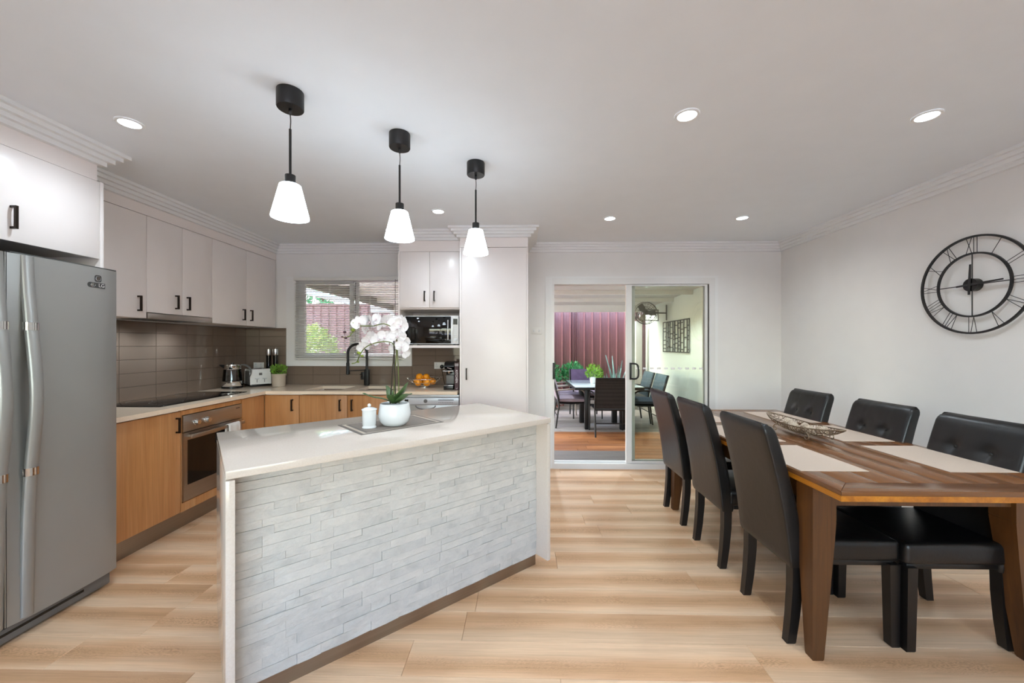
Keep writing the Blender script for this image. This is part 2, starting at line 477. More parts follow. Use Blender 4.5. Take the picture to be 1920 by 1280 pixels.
# walls
WX0, WX1, WZ0, WZ1 = -2.51, -1.315, 1.20, 2.13     # kitchen window opening
DX0, DX1, DZ1 = .355, 2.139, 2.103                 # sliding door opening
mb = MB()
T = .14
for x0, x1, z0, z1 in ((XL - .12, WX0, 0, CH), (WX0, WX1, 0, WZ0), (WX0, WX1, WZ1, CH), (WX1, DX0, 0, CH), (DX0, DX1, DZ1, CH), (DX1, XR + .12, 0, CH)):
    mb.box(x0, x1, W, W + T, z0, z1)
wall_back = struct(mb.build('wall_back', M['wall']))
wall_left = struct(box('wall_left', M['wall'], XL - .12, XL, YB, W, 0, CH))
wall_right = struct(box('wall_right', M['wall'], XR, XR + .12, YB, W, 0, CH))
mb = MB()
OX0, OX1, OZ0, OZ1 = -2.0, 2.2, .7, 2.15
for x0, x1, z0, z1 in ((XL - .12, OX0, 0, CH), (OX0, OX1, OZ1, CH), (OX0, OX1, 0, OZ0), (OX1, XR + .12, 0, CH)):
    mb.box(x0, x1, YB - WT, YB, z0, z1)
wall_front = struct(mb.build('wall_front', M['wall']))
struct(box('ceiling', M['ceiling'], XL - .12, XR + .12, YB - WT, W + T, CH, CH + .08))
# dropped bulkheads over the cupboards
mb = MB()
for x0, x1, y0, y1, z0 in ((XL, -2.741, 2.22, W, 2.318), (XL, -2.41, 1.22, 2.164, 2.30)):
    mb.box(x0, x1, y0, y1, z0, CH)
struct(mb.build('wall_bulkhead_left', M['cab']))
mb = MB()
for x0, x1, y0, y1, z0 in ((-1.19, -.578, 3.80, W, 2.285), (-.574, .076, 3.70, W, 2.30)):
    mb.box(x0, x1, y0, y1, z0, CH)
struct(mb.build('wall_bulkhead_back', M['cab']))
# stepped cornices
PATH = [(XR, YB), (XR, W), (.076, W), (.076, 3.70), (-.574, 3.70), (-.574, 3.80), (-1.19, 3.80), (-1.19, W), (-2.741, W), (-2.741, 2.164), (-2.41, 2.164), (-2.41, 1.22), (XL, 1.22), (XL, YB)]
PROF = [(0, 0), (.100, 0), (.100, -.020), (.076, -.020), (.076, -.043), (.052, -.043), (.052, -.066), (.028, -.066), (.028, -.090), (0, -.090)]
def left_n(a, b):
    d = Vector((b[0] - a[0], b[1] - a[1])); d.normalize(); return Vector((-d.y, d.x))
mit = []
for i, p in enumerate(PATH):
    if i == 0: m_ = left_n(p, PATH[1])
    elif i == len(PATH) - 1: m_ = left_n(PATH[-2], p)
    else:
        a, b_ = left_n(PATH[i - 1], p), left_n(p, PATH[i + 1]); m_ = (a + b_) / (1 + a.dot(b_))
    mit.append(m_)
def ring(i): return [(PATH[i][0] + mit[i].x * d, PATH[i][1] + mit[i].y * d, CH + z - .0004) for d, z in PROF]
for t, (i0, i1) in enumerate(((0, 1), (1, 2), (2, 5), (5, 7), (7, 8), (8, 9), (9, 12), (12, 13)), 1):
    struct(MB().loft([ring(i) for i in range(i0, i1 + 1)]).build('trim_%d' % t, M['cornice']))
# skirting boards
struct(box('baseboard_right', M['trim'], XR - .014, XR, YB, W, 0, .09, ch=.003))
struct(box('baseboard_back', M['trim'], DX1 + .08, XR - .014, W - .014, W, 0, .09, ch=.003))
# sliding door architrave
mb = MB()
mb.box(DX0 - .075, DX0, W - .012, W, 0, DZ1 + .02); mb.box(DX0, DX1, W - .012, W, DZ1, DZ1 + .02); mb.box(DX1, DX1 + .03, W - .012, W, 0, DZ1 + .02)
struct(mb.build('trim_9', M['trim']))

# ---- glossy wall tiles, each its own piece
def tiles(parent, wall, u0, u1, z0, z1, start, pu=.305, pz=.1075):
    """wall 'x' : tiles on the left wall (u = y); wall 'y' : on the back wall (u = x)"""
    cache = {}
    nz = int(math.ceil((z1 - z0) / pz - 1e-6)); nu = int(math.floor((u0 - start) / pu))
    for r in range(nz):
        a, b_ = z0 + r * pz, min(z0 + (r + 1) * pz, z1)
        u = start + nu * pu
        while u < u1 - 1e-6:
            c, d = max(u, u0), min(u + pu, u1); u += pu
            if d - c < .01 or b_ - a < .01: continue
            key = (round(d - c, 4), round(b_ - a, 4))
            rot = (pi / 2, 0, pi / 2) if wall == 'x' else (pi / 2, 0, 0)
            loc = (XL + .010, (c + d) / 2, (a + b_) / 2) if wall == 'x' else ((c + d) / 2, W - .010, (a + b_) / 2)
            jit = (R.uniform(-.0016, .0016), R.uniform(-.0016, .0016))
            rot = (rot[0] + jit[0], rot[1], rot[2] + jit[1])
            if key in cache: share('wall_tile', cache[key], parent, loc, rot)
            else:
                o = slab_piece(key[0] - .003, key[1] - .003, .008, .001).build('wall_tile', M['tile'], parent, None, loc)
                o.rotation_euler = rot; cache[key] = o.data
    if wall == 'x': box('grout_bed', M['tilegrout'], XL, XL + .0075, u0, W - .0005, z0, z1, parent)
    else: box('grout_bed', M['tilegrout'], u0 if u0 > XL + .05 else XL + .0076, u1, W - .0075, W, z0, z1, parent)
CT = .925
tiles(wall_left, 'x', 2.225, W - .011, CT, 1.556, 2.31)
tiles(wall_back, 'y', XL + .0085, -2.622, CT, 1.556, -2.622 - .305 * 2)
tiles(wall_back, 'y', -2.622, -1.202, CT, 1.130, -2.622)
tiles(wall_back, 'y', -1.202, -.60, CT, 1.335, -1.245)

# ---- kitchen window
win = struct(thing('window_1', None, None))
FY0, FY1 = W + .045, W + .085
mb = MB()
mb.box(WX0, WX0 + .045, FY0, FY1, WZ0, WZ1); mb.box(WX1 - .045, WX1, FY0, FY1, WZ0, WZ1)
mb.box(WX0 + .045, WX1 - .045, FY0, FY1, WZ0, WZ0 + .045); mb.box(WX0 + .045, WX1 - .045, FY0, FY1, WZ1 - .045, WZ1)
mb.build('window_frame', M['alu'], win)
MX = -1.915
mb = MB()
for x0, x1 in ((WX0 + .045, WX0 + .08), (MX - .005, MX + .04)): mb.box(x0, x1, FY0 - .02, FY0 + .012, WZ0 + .045, WZ1 - .045)
for z0, z1 in ((WZ0 + .045, WZ0 + .08), (WZ1 - .08, WZ1 - .045)): mb.box(WX0 + .08, MX - .005, FY0 - .02, FY0 + .012, z0, z1)
mb.build('sliding_sash', M['alu'], win)
box('sash_gasket', M['gasket'], MX + .042, MX + .058, FY0 + .014, FY0 + .03, WZ0 + .045, WZ1 - .045, win)
box('mullion', M['alu'], MX + .058, MX + .085, FY0, FY1 - .005, WZ0 + .045, WZ1 - .045, win)
box('window_pane', M['glass'], WX0 + .075, MX, FY0 - .006, FY0 - .001, WZ0 + .075, WZ1 - .075, win)
box('window_pane', M['glass'], MX + .08, WX1 - .04, FY0 + .02, FY0 + .025, WZ0 + .04, WZ1 - .04, win)
mb = MB()
mb.box(WX0, WX1, W - .012, W + .045, WZ0 - .002, WZ0)
mb.build('reveal_sill', M['trim'], win)
mb = MB()
mb.box(-2.62, WX0, W - .013, W, 1.132, WZ1 + .0); mb.box(WX0, WX1, W - .013, W, 1.132, WZ0 - .002); mb.box(WX1, -1.205, W - .013, W, 1.132, 1.60)
mb.build('window_surround', M['trim'], win)

# venetian blind hung in front of the window
vb = thing('venetian_blind', 'white venetian blind with thin slats hanging over the kitchen window', 'blind', (0, W - .034, 0))
BX0, BX1 = WX0 - .004, -1.285
box('headrail', M['blind'], BX0, BX1, -.022, .02, 2.082, 2.122, vb, .003)
NS = 44
sl = MB()
wv, tilt = .0125, radians(27)
prof = []
for i in range(5):
    t = -1 + i / 2; prof.append((t * wv, .0022 * (1 - t * t)))
ra = [[(x, a * cos(tilt) - z * sin(tilt), a * sin(tilt) + z * cos(tilt)) for a, z in prof] + [(x, a * cos(tilt) - (z - .0006) * sin(tilt), a * sin(tilt) + (z - .0006) * cos(tilt)) for a, z in prof[::-1]] for x in (BX0 + .004, BX1 - .004)]
s0 = sl.loft(ra).build('slat', M['blind'], vb, 60)
ztop, zbot = 2.062, 1.240
s0.location = (0, 0, ztop)
for i in range(1, NS):
    share('slat', s0.data, vb, (0, 0, ztop + (zbot - ztop) * i / (NS - 1)))
box('bottom_rail', M['blind'], BX0 + .002, BX1 - .002, -.014, .014, 1.205, 1.222, vb, .003)
for x in (BX0 + .12, MX - .2, MX + .25, BX1 - .06):
    for dy in (-.0135, .0135): MB().tube([(x, dy, 2.085), (x, dy, 1.222)], .0013, 4).build('ladder_cord', M['blind'], vb)
MB().tube([(BX1 - .09, -.026, 2.09), (BX1 - .09, -.026, 1.62)], .003, 6).build('tilt_wand', M['greypl'], vb)

# ---- sliding door to the deck, its moving sash pushed open behind the fixed one
door = struct(thing('door_1', None, None))
Y0, Y1 = W - .012, W + .12
mb = MB()
mb.box(DX0, DX0 + .024, Y0, Y1, .0, DZ1); mb.box(2.075, DX1, Y0, Y1, 0, DZ1)
mb.box(DX0 + .024, 2.075, Y0, Y1, 2.037, DZ1)
mb.build('door_frame', M['alu'], door)
mb = MB(); mb.box(DX0 + .024, 2.075, Y0 - .004, Y1, 0, .058); mb.box(DX0 + .024, 2.075, W + .035, W + .043, .058, .068)
mb.build('door_sill', M['alu'], door)
def sash(x0, x1, y0, y1, wl, wr):
    mb = MB()
    mb.box(x0, x0 + wl, y0, y1, .062, 2.033); mb.box(x1 - wr, x1, y0, y1, .062, 2.033)
    mb.box(x0 + wl, x1 - wr, y0, y1, .062, .085); mb.box(x0 + wl, x1 - wr, y0, y1, 2.018, 2.033)
    mb.build('door_sash', M['alu'], door)
    box('door_pane', M['glassdim'], x0 + wl - .008, x1 - wr + .008, (y0 + y1) / 2 - .003, (y0 + y1) / 2 + .003, .08, 2.022, door)
sash(1.172, 2.063, W + .0, W + .034, .062, .03)
sash(1.215, 2.073, W + .046, W + .08, .066, .03)
mb = MB(); mb.box(1.2355, 1.239, W + .034, W + .046, .07, 2.03); mb.box(2.064, 2.070, W - .001, W + .044, .07, 2.03)
mb.build('gasket_strip', M['gasket'], door)
mb = MB()
mb.box(1.206, 1.226, W - .022, W, .985, 1.172, chamfer=.004)
mb.tube(smoothpath([(1.222, W - .018, 1.162), (1.262, W - .045, 1.160), (1.288, W - .05, 1.130), (1.290, W - .05, 1.03), (1.262, W - .045, .998), (1.222, W - .018, .996)], 5), .0095, 8)
mb.build('door_handle', M['black'], door, 50)
box('latch_plate', M['black'], DX0 + .006, DX0 + .03, W - .028, W - .012, .99, 1.17, door, .003)
# white safety motif printed on the glass
mb = MB()
for i in range(10):
    cx = 1.31 + i * .077
    for dx in (-.017, .004):
        c = [(cx + dx + .012 * cos(2 * pi * q / 6 + .5), W + .0125, 1.108 + .0135 * sin(2 * pi * q / 6 + .5)) for q in range(6)]
        mb.bm.faces.new([mb.bm.verts.new(p) for p in c])
mb.build('safety_motif', M['trim'], door)

# unseen glazed opening behind the camera, sized for the daylight it lets in
d2 = struct(thing('unseen_window', None, None))
mb = MB()
for x0, x1, z0, z1 in ((OX0, OX0 + .05, OZ0, OZ1), (OX1 - .05, OX1, OZ0, OZ1), (OX0 + .05, OX1 - .05, OZ0, OZ0 + .06), (OX0 + .05, OX1 - .05, OZ1 - .06, OZ1), (.07, .13, OZ0 + .06, OZ1 - .06)):
    mb.box(x0, x1, YB - .09, YB - .04, z0, z1)
mb.build('window_frame', M['alu'], d2)
for x0, x1 in ((OX0 + .05, .07), (.13, OX1 - .05)):
    box('window_pane', M['glass'], x0, x1, YB - .068, YB - .062, OZ0 + .06, OZ1 - .06, d2)

# ================================================================== OUTSIDE
struct(box('ground', M['ground'], -30, 30, -30, 30, -.25, -.2))
deck = struct(box('floor_deck', M['subfloor'], -3.6, XR + .3, W + T, 9.0, -.2, -.03))
dk = None; y = W + T + .075
while y < 8.95:
    x = -3.6 - R.uniform(0, 1.5)
    while x < XR:
        L = R.uniform(2.2, 3.4); a, b_ = max(x, -3.6), min(x + L, XR)
        if b_ - a > .1: slab_piece(b_ - a - .004, .136, .022, .003).build('deck_board', M['deck'] if y < 6.1 else M['deckgrey'], deck, None, ((a + b_) / 2, y, -.004))  # farther boards go pale grey, the daylight out there put into their colour
        x += L
    y += .142
struct(box('wall_alfresco', M['render'], XR, XR + .15, W + T, 8.9, -.2, 2.5))
# fence
fe = thing('fence', 'tall maroon ribbed steel fence behind the deck', 'fence', (0, 9.0, 0))
def fence_panel():
    pts = []
    x = 0; u = .186
    while x < 2.30:
        for dx, d in ((0, .034), (.018, 0), (.030, 0), (.048, .034), (.110, .034), (.113, .030), (.118, .030), (.121, .034)):
            if x + dx < 2.30: pts.append((x + dx, d))
        x += u
    pts.append((2.30, .034))
    b = MB()
    poly = pts + [(p[0], p[1] + .002) for p in pts[::-1]]
    n = len(pts)
    lo = [b.bm.verts.new((p[0], p[1], -.2)) for p in pts]; hi = [b.bm.verts.new((p[0], p[1], 2.29)) for p in pts]
    for i in range(n - 1): b.bm.faces.new((lo[i], lo[i + 1], hi[i + 1], hi[i]))
    return b
fp = None
for k in range(5):
    x = 1.25 + 2.37 * (k - 3)
    if fp is None:
        o = fence_panel().build('fence_panel', M['fence'], fe, None, (x + .035, 0, 0)); fp = o.data
    else: share('fence_panel', fp, fe, (x + .035, 0, 0))
for k in range(6):
    x = 1.25 + 2.37 * (k - 3)
    MB().prism([(x - .035, -.012), (x - .012, -.012), (x - .012, .01), (x + .012, .01), (x + .012, -.012), (x + .035, -.012), (x + .035, .06), (x - .035, .06)], -.2, 2.30).build('fence_post', M['fencepost'], fe)
box('top_rail', M['fencepost'], 1.25 - 2.37 * 3, 1.25 + 4.74, -.006, .05, 2.29, 2.335, fe)

# flat patio roof on beams
pr = thing('pergola_roof', 'pale flat patio roof on cross beams over the deck', 'pergola', (0, 0, 0))
def rz(y): return 2.52 - .0375 * y
b = MB(); b.loft([[(x, W + T + .01, rz(W + T)), (x, W + T + .01, rz(W + T) + .03), (x, 8.3, rz(8.3) + .03), (x, 8.3, rz(8.3))] for x in (-2.72, XR + .15)])
b.build('roof_sheet', M['roof'], pr)
for y, h in ((5.15, .05), (5.75, .05), (6.5, .07), (7.3, .07)):
    box('cross_beam', M['beam'], -2.72, XR - .005, y - .03, y + .03, rz(y) - h, rz(y), pr)
box('fascia_beam', M['beam'], -3.2, XR - .005, 8.24, 8.32, rz(8.3) - .14, rz(8.3) + .05, pr)
box('edge_beam', M['fan'], -2.76, -2.70, W + T + .01, 8.24, 2.11, 2.34, pr)
box('rafter', M['beam'], -3.10, -3.05, W + T + .01, 8.24, 2.20, 2.30, pr)
box('rafter', M['beam'], -3.62, -3.57, W + T + .01, 8.24, 2.22, 2.32, pr)
for x in (-2.73,): box('roof_post', M['beam'], x - .04, x + .04, 8.24, 8.32, -.03, 2.06, pr)
pl = thing('corner_post', 'grey post at the far end of the white patio wall', 'post', (2.64, 8.72, 0))
box('shaft', M['roof'], -.07, .07, -.05, .05, -.03, 1.9, pl, .005)
box('base_plate', M['fan'], -.08, .08, -.06, .06, -.03, .01, pl)
# lamp let into the patio roof, with two added copies to light the deck
pdl = thing('patio_downlight', 'small lit downlight in the patio roof above the fan', 'downlight', (2.0, 6.15, rz(6.15) - .004), 0, 'patio roof downlights')
MB().lathe([(.045, -.004), (.06, -.004), (.06, .003), (.045, .003)], 24, cap=False).build('trim_ring', M['beam'], pdl, 40)
MB().lathe([(.044, 0), (.044, .002)], 24).build('lens', glow('patio_lens', 6.0, LED + (1,)), pdl)
lamp(pdl, PATIO, 128, .6)
for x_, y_, l_ in ((.4, 6.15, 'added downlight in the patio roof before the maroon fence'), (-1.4, 6.15, 'added patio roof downlight towards the kitchen window side')):
    dup(pdl, (x_, y_, rz(y_) - .004), 0, l_)

# ================================================================== KITCHEN JOINERY
def rebase(root, loc):
    """stand the thing's origin on its base; its parts were laid out in room coordinates"""
    root.location = loc
    for c in root.children: c.location = Vector(c.location) - Vector(loc)
    return root
def handle(parent, face, x, y, z, L=.11, name='handle', m='bronze'):
    b = MB(); t, s = .011, .03
    if face == 'x':       # facing +x
        b.box(x + s - t, x + s, y - t / 2, y + t / 2, z - L / 2, z + L / 2)
        for q in (-1, 1): zz = z + q * (L / 2 - t / 2); b.box(x, x + s - t, y - t / 2, y + t / 2, zz - t / 2, zz + t / 2)
    else:                 # facing -y
        b.box(x - t / 2, x + t / 2, y - s, y - s + t, z - L / 2, z + L / 2)
        for q in (-1, 1): zz = z + q * (L / 2 - t / 2); b.box(x - t / 2, x + t / 2, y - s + t, y, zz - t / 2, zz + t / 2)
    return b.build(name, M[m], parent)
G = .0015
def door_x(parent, xf, y0, y1, z0, z1, m, hy=None, hz=None):
    d = box('door', M[m], xf - .018, xf, y0 + G, y1 - G, z0 + G, z1 - G, parent, .0015)
    if hy is not None: handle(d, 'x', xf, hy, hz)
    return d
def door_y(parent, yf, x0, x1, z0, z1, m, hx=None, hz=None, L=.11):
    d = box('door', M[m], x0 + G, x1 - G, yf, yf + .018, z0 + G, z1 - G, parent, .0015)
    if hx is not None: handle(d, 'y', hx, yf, hz, L)
    return d

# --- wall cupboards along the left wall
UX = -2.741
def upper(label, y0, y1, z0, doors):
    t = thing('wall_cabinet', label, 'cabinet', group='white wall cabinets over the cooktop side')
    box('carcass', M['cabin'], XL + .001, UX - .019, y0 + .001, y1 - .001, z0 + .002, 2.316, t)
    for a, b_, hy in doors: door_x(t, UX, a, b_, z0, 2.316, 'cab', hy, 1.665 if z0 < 1.6 else 1.705)
    return rebase(t, ((XL + UX) / 2, (y0 + y1) / 2, z0))
upper('single-door white wall cabinet beside the fridge panel', 2.222, 2.795, 1.560, [(2.222, 2.795, 2.73)])
upper('two-door white wall cabinet over the range hood', 2.796, 3.403, 1.606, [(2.796, 3.098, 3.035), (3.098, 3.403, 3.142)])
upper('two-door white wall cabinet in the corner by the window', 3.404, 4.302, 1.560, [(3.404, 3.838, 3.785), (3.838, 4.302, 3.892)])
hood = thing('range_hood', 'slim stainless range hood built in under the wall cabinet', 'range hood')
box('front_strip', M['steel'], UX - .016, UX + .004, 2.799, 3.400, 1.561, 1.602, hood, .001)
box('filter_box', M['steel'], XL + .012, UX - .017, 2.80, 3.399, 1.566, 1.604, hood)
mb = MB()
for i in range(10): mb.box(-3.0, -2.80, 2.86 + i * .05, 2.90 + i * .05, 1.5635, 1.5665)
mb.build('filter_slats', M['fridgedk'], hood)
for y in (2.93, 3.27):  # added lamp lenses; their spots below brighten the cooktop corner
    MB().lathe([(0, 1.5640), (.024, 1.5640), (.026, 1.5655), (0, 1.5655)], 20, (-2.90, y, 0)).build('added_hood_lamp', glow('added_hood_lens', 2, LED + (1,)), hood)
rebase(hood, (-2.9, 3.1, 1.561))
for y in (-.17, .17): l_ = lamp(hood, 7, 150, 1.0, .02, -.004); l_.location = (0, y, -.004)

# --- fridge enclosure and the cupboard above the fridge
fp_ = thing('fridge_side_panel', 'tall white end panel between fridge and wall cabinets', 'panel')
box('panel', M['cab'], XL + .001, -2.410, 2.181, 2.200, 0, 2.302, fp_, .0015); rebase(fp_, (-2.75, 2.19, 0))
oc = thing('overhead_cabinet', 'white cupboard above the grey fridge', 'cabinet')
box('carcass', M['cabin'], XL + .001, -2.43, 1.24, 2.178, 1.870, 2.298, oc)
door_x(oc, -2.410, 1.23, 1.705, 1.856, 2.30, 'cab', 1.66, 1.97); door_x(oc, -2.410, 1.705, 2.179, 1.856, 2.30, 'cab', 1.79, 1.97)
rebase(oc, (-2.75, 1.7, 1.856))
sp = thing('fridge_outer_panel', 'white end panel on the near side of the fridge', 'panel')
box('panel', M['cab'], XL + .001, -2.412, 1.21, 1.229, 0, 2.298, sp, .0015); rebase(sp, (-2.75, 1.22, 0))

# --- fridge
fr = thing('refrigerator', 'silver-grey two-door fridge with long bowed handles', 'fridge')
box('body', M['fridgedk'], -3.04, -2.385, 1.290, 2.176, .03, 1.772, fr, .004)
def fdoor(y0, y1, hy, s):
    n = 12; pts = []
    for i in range(n + 1):
        u = i / n; y = y0 + (y1 - y0) * u
        e = min(u, 1 - u) * (y1 - y0)
        pts.append((-2.318 + .016 * (1 - (2 * u - 1) ** 2) ** .5 * min(1, e / .01 + .25), y))
    pts = [(-2.380, y0)] + pts + [(-2.380, y1)]
    d = MB().prism(pts, .088, 1.785, 'z').build('door', M['fridge'], fr, 30)
    path = smoothpath([(-2.312, hy, 1.782), (-2.305, hy, 1.64), (-2.290, hy, 1.47), (-2.262, hy, 1.12), (-2.290, hy, .77), (-2.305, hy, .5), (-2.312, hy, .10)], 6)
    rings = []
    for i, p in enumerate(path):
        w, t = .026, .017
        rings.append([(p.x + t * cos(2 * pi * k / 14), p.y + w * sin(2 * pi * k / 14), p.z) for k in range(14)])
    h = MB().loft(rings).build('door_handle', M['fridge'], d, 50)
    for z in (1.452, .775):
        x = -2.289
        MB().loft([[(x + .0195 * cos(2 * pi * k / 20), hy + .0285 * sin(2 * pi * k / 20), z + q) for k in range(20)] for q in (-.018, .018)]).build('chrome_collar', M['chrome'], d, 50)
    return d
fdoor(1.290, 1.688, 1.662, -1)
rd = fdoor(1.706, 2.183, 1.772, 1)
box('edge_strip', M['fridge'], -2.345, -2.318, 1.6985, 1.7035, .09, 1.785, fr)
for y0, y1 in ((1.295, 1.68), (1.712, 2.178)): box('door_cap', M['fridgedk'], -2.376, -2.312, y0, y1, 1.7855, 1.792, fr, .002)
for y0, y1 in ((1.31, 1.42), (2.04, 2.165)): box('hinge_cover', M['fridge'], -2.60, -2.40, y0, y1, 1.774, 1.806, fr, .006)
box('base_grille', M['greypl'], -2.37, -2.335, 1.30, 2.165, .012, .078, fr, .006)
box('grille_slot', M['blackpl'], -2.336, -2.333, 1.32, 2.03, .046, .058, fr)
for y in (1.36, 2.10):
    for x in (-2.42, -2.98): MB().lathe([(.018, 0), (.018, .032)], 12, (x, y, 0)).build('foot', M['blackpl'], fr, 40)
# maker's badge: small round face mark and two letters, chrome on dark
RX = Matrix.Rotation(pi / 2, 4, 'X'); FX = Matrix.Rotation(pi / 2, 4, 'Z') @ RX
bx = -2.3035
bd = MB().loft([[(bx + d, 2.072 + y, 1.690 + z) for y, z in [(-.038 + .014 * cos(a), .014 * sin(a)) for a in [radians(q) for q in range(90, 271, 20)]] + [(.036, -.014), (.036, .014)]] for d in (-.002, .0015)]).build('badge', M['fridgedk'], rd)
text_mesh('badge_letters', 'LG', .026, M['chrome'], bd, Matrix.Translation((bx + .002, 2.089, 1.690)) @ FX)
mb = MB(); mb.tube([(bx + .002, 2.047 + .010 * cos(2 * pi * k / 20), 1.690 + .010 * sin(2 * pi * k / 20)) for k in range(20)], .0012, 5, True)
mb.tube([(bx + .002, 2.046, 1.6955), (bx + .002, 2.046, 1.6855), (bx + .002, 2.051, 1.6855)], .001, 5); mb.ball((bx + .002, 2.0425, 1.693), .0014, seg=6, rings=4)
mb.build('badge_face', M['chrome'], bd, 50)
r8 = [(bx + .001, 2.073 + .017 * (abs(cos(a)) ** .6) * (1 if cos(a) > 0 else -1), 1.727 + .019 * (abs(sin(a)) ** .6) * (1 if sin(a) > 0 else -1)) for a in [2 * pi * k / 24 for k in range(24)]]
sd = MB().loft([[(p[0] + d, p[1], p[2]) for p in r8] for d in (-.002, .0005)]).build('round_sticker', M['fridgedk'], rd)
mb = MB(); mb.tube([(bx + .002, 2.073 + .012 * cos(2 * pi * k / 16), 1.727 + .013 * sin(2 * pi * k / 16)) for k in range(16)], .001, 5, True)
for i in range(3): mb.tube([(bx + .002, 2.065, 1.721 + i * .006), (bx + .002, 2.081, 1.721 + i * .006)], .0009, 4)
mb.build('sticker_mark', M['chrome'], sd)
rebase(fr, (-2.7, 1.74, 0))

# --- base cupboards, left run (doors face the island)
BXF = -2.460; KZ = .150; DT = .886
def bcab(name, label, cat='cabinet'): return thing(name, label, cat, group='oak base cabinets')
c = bcab('base_cabinet', 'oak base cabinet between the fridge and the oven')
box('carcass', M['cabin'], XL + .02, BXF - .02, 2.222, 2.766, KZ, .892, c); door_x(c, BXF, 2.222, 2.766, KZ, DT, 'oak', 2.729, .79); rebase(c, (-2.77, 2.5, KZ))
c = bcab('oven_cabinet', 'oak housing around the built-in oven')
box('carcass', M['cabin'], XL + .02, -3.0, 2.770, 3.380, KZ, .892, c)
for y0, y1 in ((2.770, 2.776), (3.374, 3.380)): box('side_panel', M['oak'], -3.0, BXF - .002, y0, y1, KZ, .892, c)
box('top_rail', M['oak'], BXF - .018, BXF, 2.777, 3.373, .853, DT, c); box('lower_panel', M['oak'], BXF - .018, BXF, 2.777, 3.373, KZ, .213, c); rebase(c, (-2.77, 3.07, KZ))
c = bcab('corner_cabinet', 'oak corner base cabinet beside the oven')
box('carcass', M['cabin'], XL + .02, BXF - .02, 3.384, 4.29, KZ, .892, c)
box('filler_panel', M['oak'], BXF - .018, BXF, 3.383, 3.689, KZ, DT, c, .001); rebase(c, (-2.77, 3.8, KZ))
# --- back run
BYF = 3.690
c = bcab('base_cabinet', 'oak base cabinet in the corner left of the sink cabinet')
box('carcass', M['cabin'], -2.455, -2.126, BYF + .02, 4.29, KZ, .892, c); door_y(c, BYF, -2.4595, -2.124, KZ, DT, 'oak', -2.185, .79); rebase(c, (-2.29, 4.0, KZ))
c = bcab('sink_cabinet', 'two-door oak base cabinet below the kitchen tap')
mb = MB(); mb.box(-2.122, -2.106, BYF + .02, 4.29, KZ, .892); mb.box(-1.206, -1.190, BYF + .02, 4.29, KZ, .892); mb.box(-2.106, -1.206, BYF + .02, 4.29, KZ, KZ + .016); mb.box(-2.106, -1.206, 4.275, 4.29, KZ + .016, .892)
mb.build('carcass', M['cabin'], c)
door_y(c, BYF, -2.122, -1.657, KZ, DT, 'oak', -1.722, .79); door_y(c, BYF, -1.657, -1.190, KZ, DT, 'oak', -1.607, .79); rebase(c, (-1.656, 4.0, KZ))
# recessed kickboards
struct(box('trim_10', M['kick'], -2.556, -2.540, 2.20, 3.78, 0, KZ))
struct(box('trim_11', M['kick'], -2.540, -.60, 3.765, 3.780, 0, KZ))

# --- L-shaped quartz worktop with openings for the two sink bowls
def cells(xs, ys, keep, z0, z1):
    b = MB(); V = {}
    def v(i, j, z):
        if (i, j, z) not in V: V[(i, j, z)] = b.bm.verts.new((xs[i], ys[j], z))
        return V[(i, j, z)]
    K = [[keep((xs[i] + xs[i + 1]) / 2, (ys[j] + ys[j + 1]) / 2) for j in range(len(ys) - 1)] for i in range(len(xs) - 1)]
    ok = lambda i, j: 0 <= i < len(xs) - 1 and 0 <= j < len(ys) - 1 and K[i][j]
    for i in range(len(xs) - 1):
        for j in range(len(ys) - 1):
            if not K[i][j]: continue
            for z in (z0, z1): b.bm.faces.new((v(i, j, z), v(i + 1, j, z), v(i + 1, j + 1, z), v(i, j + 1, z)))
            for (di, dj, a, c_) in ((-1, 0, (i, j), (i, j + 1)), (1, 0, (i + 1, j), (i + 1, j + 1)), (0, -1, (i, j), (i + 1, j)), (0, 1, (i, j + 1), (i + 1, j + 1))):
                if not ok(i + di, j + dj): b.bm.faces.new((v(*a, z0), v(*c_, z0), v(*c_, z1), v(*a, z1)))
    return b
S1, S2, SY = (-2.12, -1.76), (-1.62, -1.23), (3.785, 4.13)
wt = thing('kitchen_worktop', 'L-shaped beige stone worktop along the two tiled walls', 'worktop')
def keepw(x, y):
    if x > -2.435 and y < 3.665: return False
    if SY[0] < y < SY[1] and (S1[0] < x < S1[1] or S2[0] < x < S2[1]): return False
    return True
cells([XL + .011, -2.435, S1[0], S1[1], S2[0], S2[1], -.595], [2.203, 3.665, SY[0], SY[1], W - .011], keepw, .895, CT).build('slab', M['counter'], wt)
rebase(wt, (-2.6, 3.9, .895))
sk = thing('double_sink', 'undermount double bowl sink below the window', 'sink')
for (a, b_) in (S1, S2):
    mb = MB(); d = .70
    mb.loft([[(a - .004, SY[0] - .004, .8945), (b_ + .004, SY[0] - .004, .8945), (b_ + .004, SY[1] + .004, .8945), (a - .004, SY[1] + .004, .8945)],
             [(a + .004, SY[0] + .004, .75), (b_ - .004, SY[0] + .004, .75), (b_ - .004, SY[1] - .004, .75), (a + .004, SY[1] - .004, .75)],
             [(a + .03, SY[0] + .03, d), (b_ - .03, SY[0] + .03, d), (b_ - .03, SY[1] - .03, d), (a + .03, SY[1] - .03, d)]], cap=False)
    mb.quad((a + .03, SY[0] + .03, d), (b_ - .03, SY[0] + .03, d), (b_ - .03, SY[1] - .03, d), (a + .03, SY[1] - .03, d))
    bo = mb.build('bowl', M['sink'], sk)
    MB().lathe([(.04, 0), (.04, .004), (.03, .005)], 20, ((a + b_) / 2, (SY[0] + SY[1]) / 2, d)).build('waste', M['chrome'], bo, 40)
rebase(sk, (-1.67, 3.95, .70))

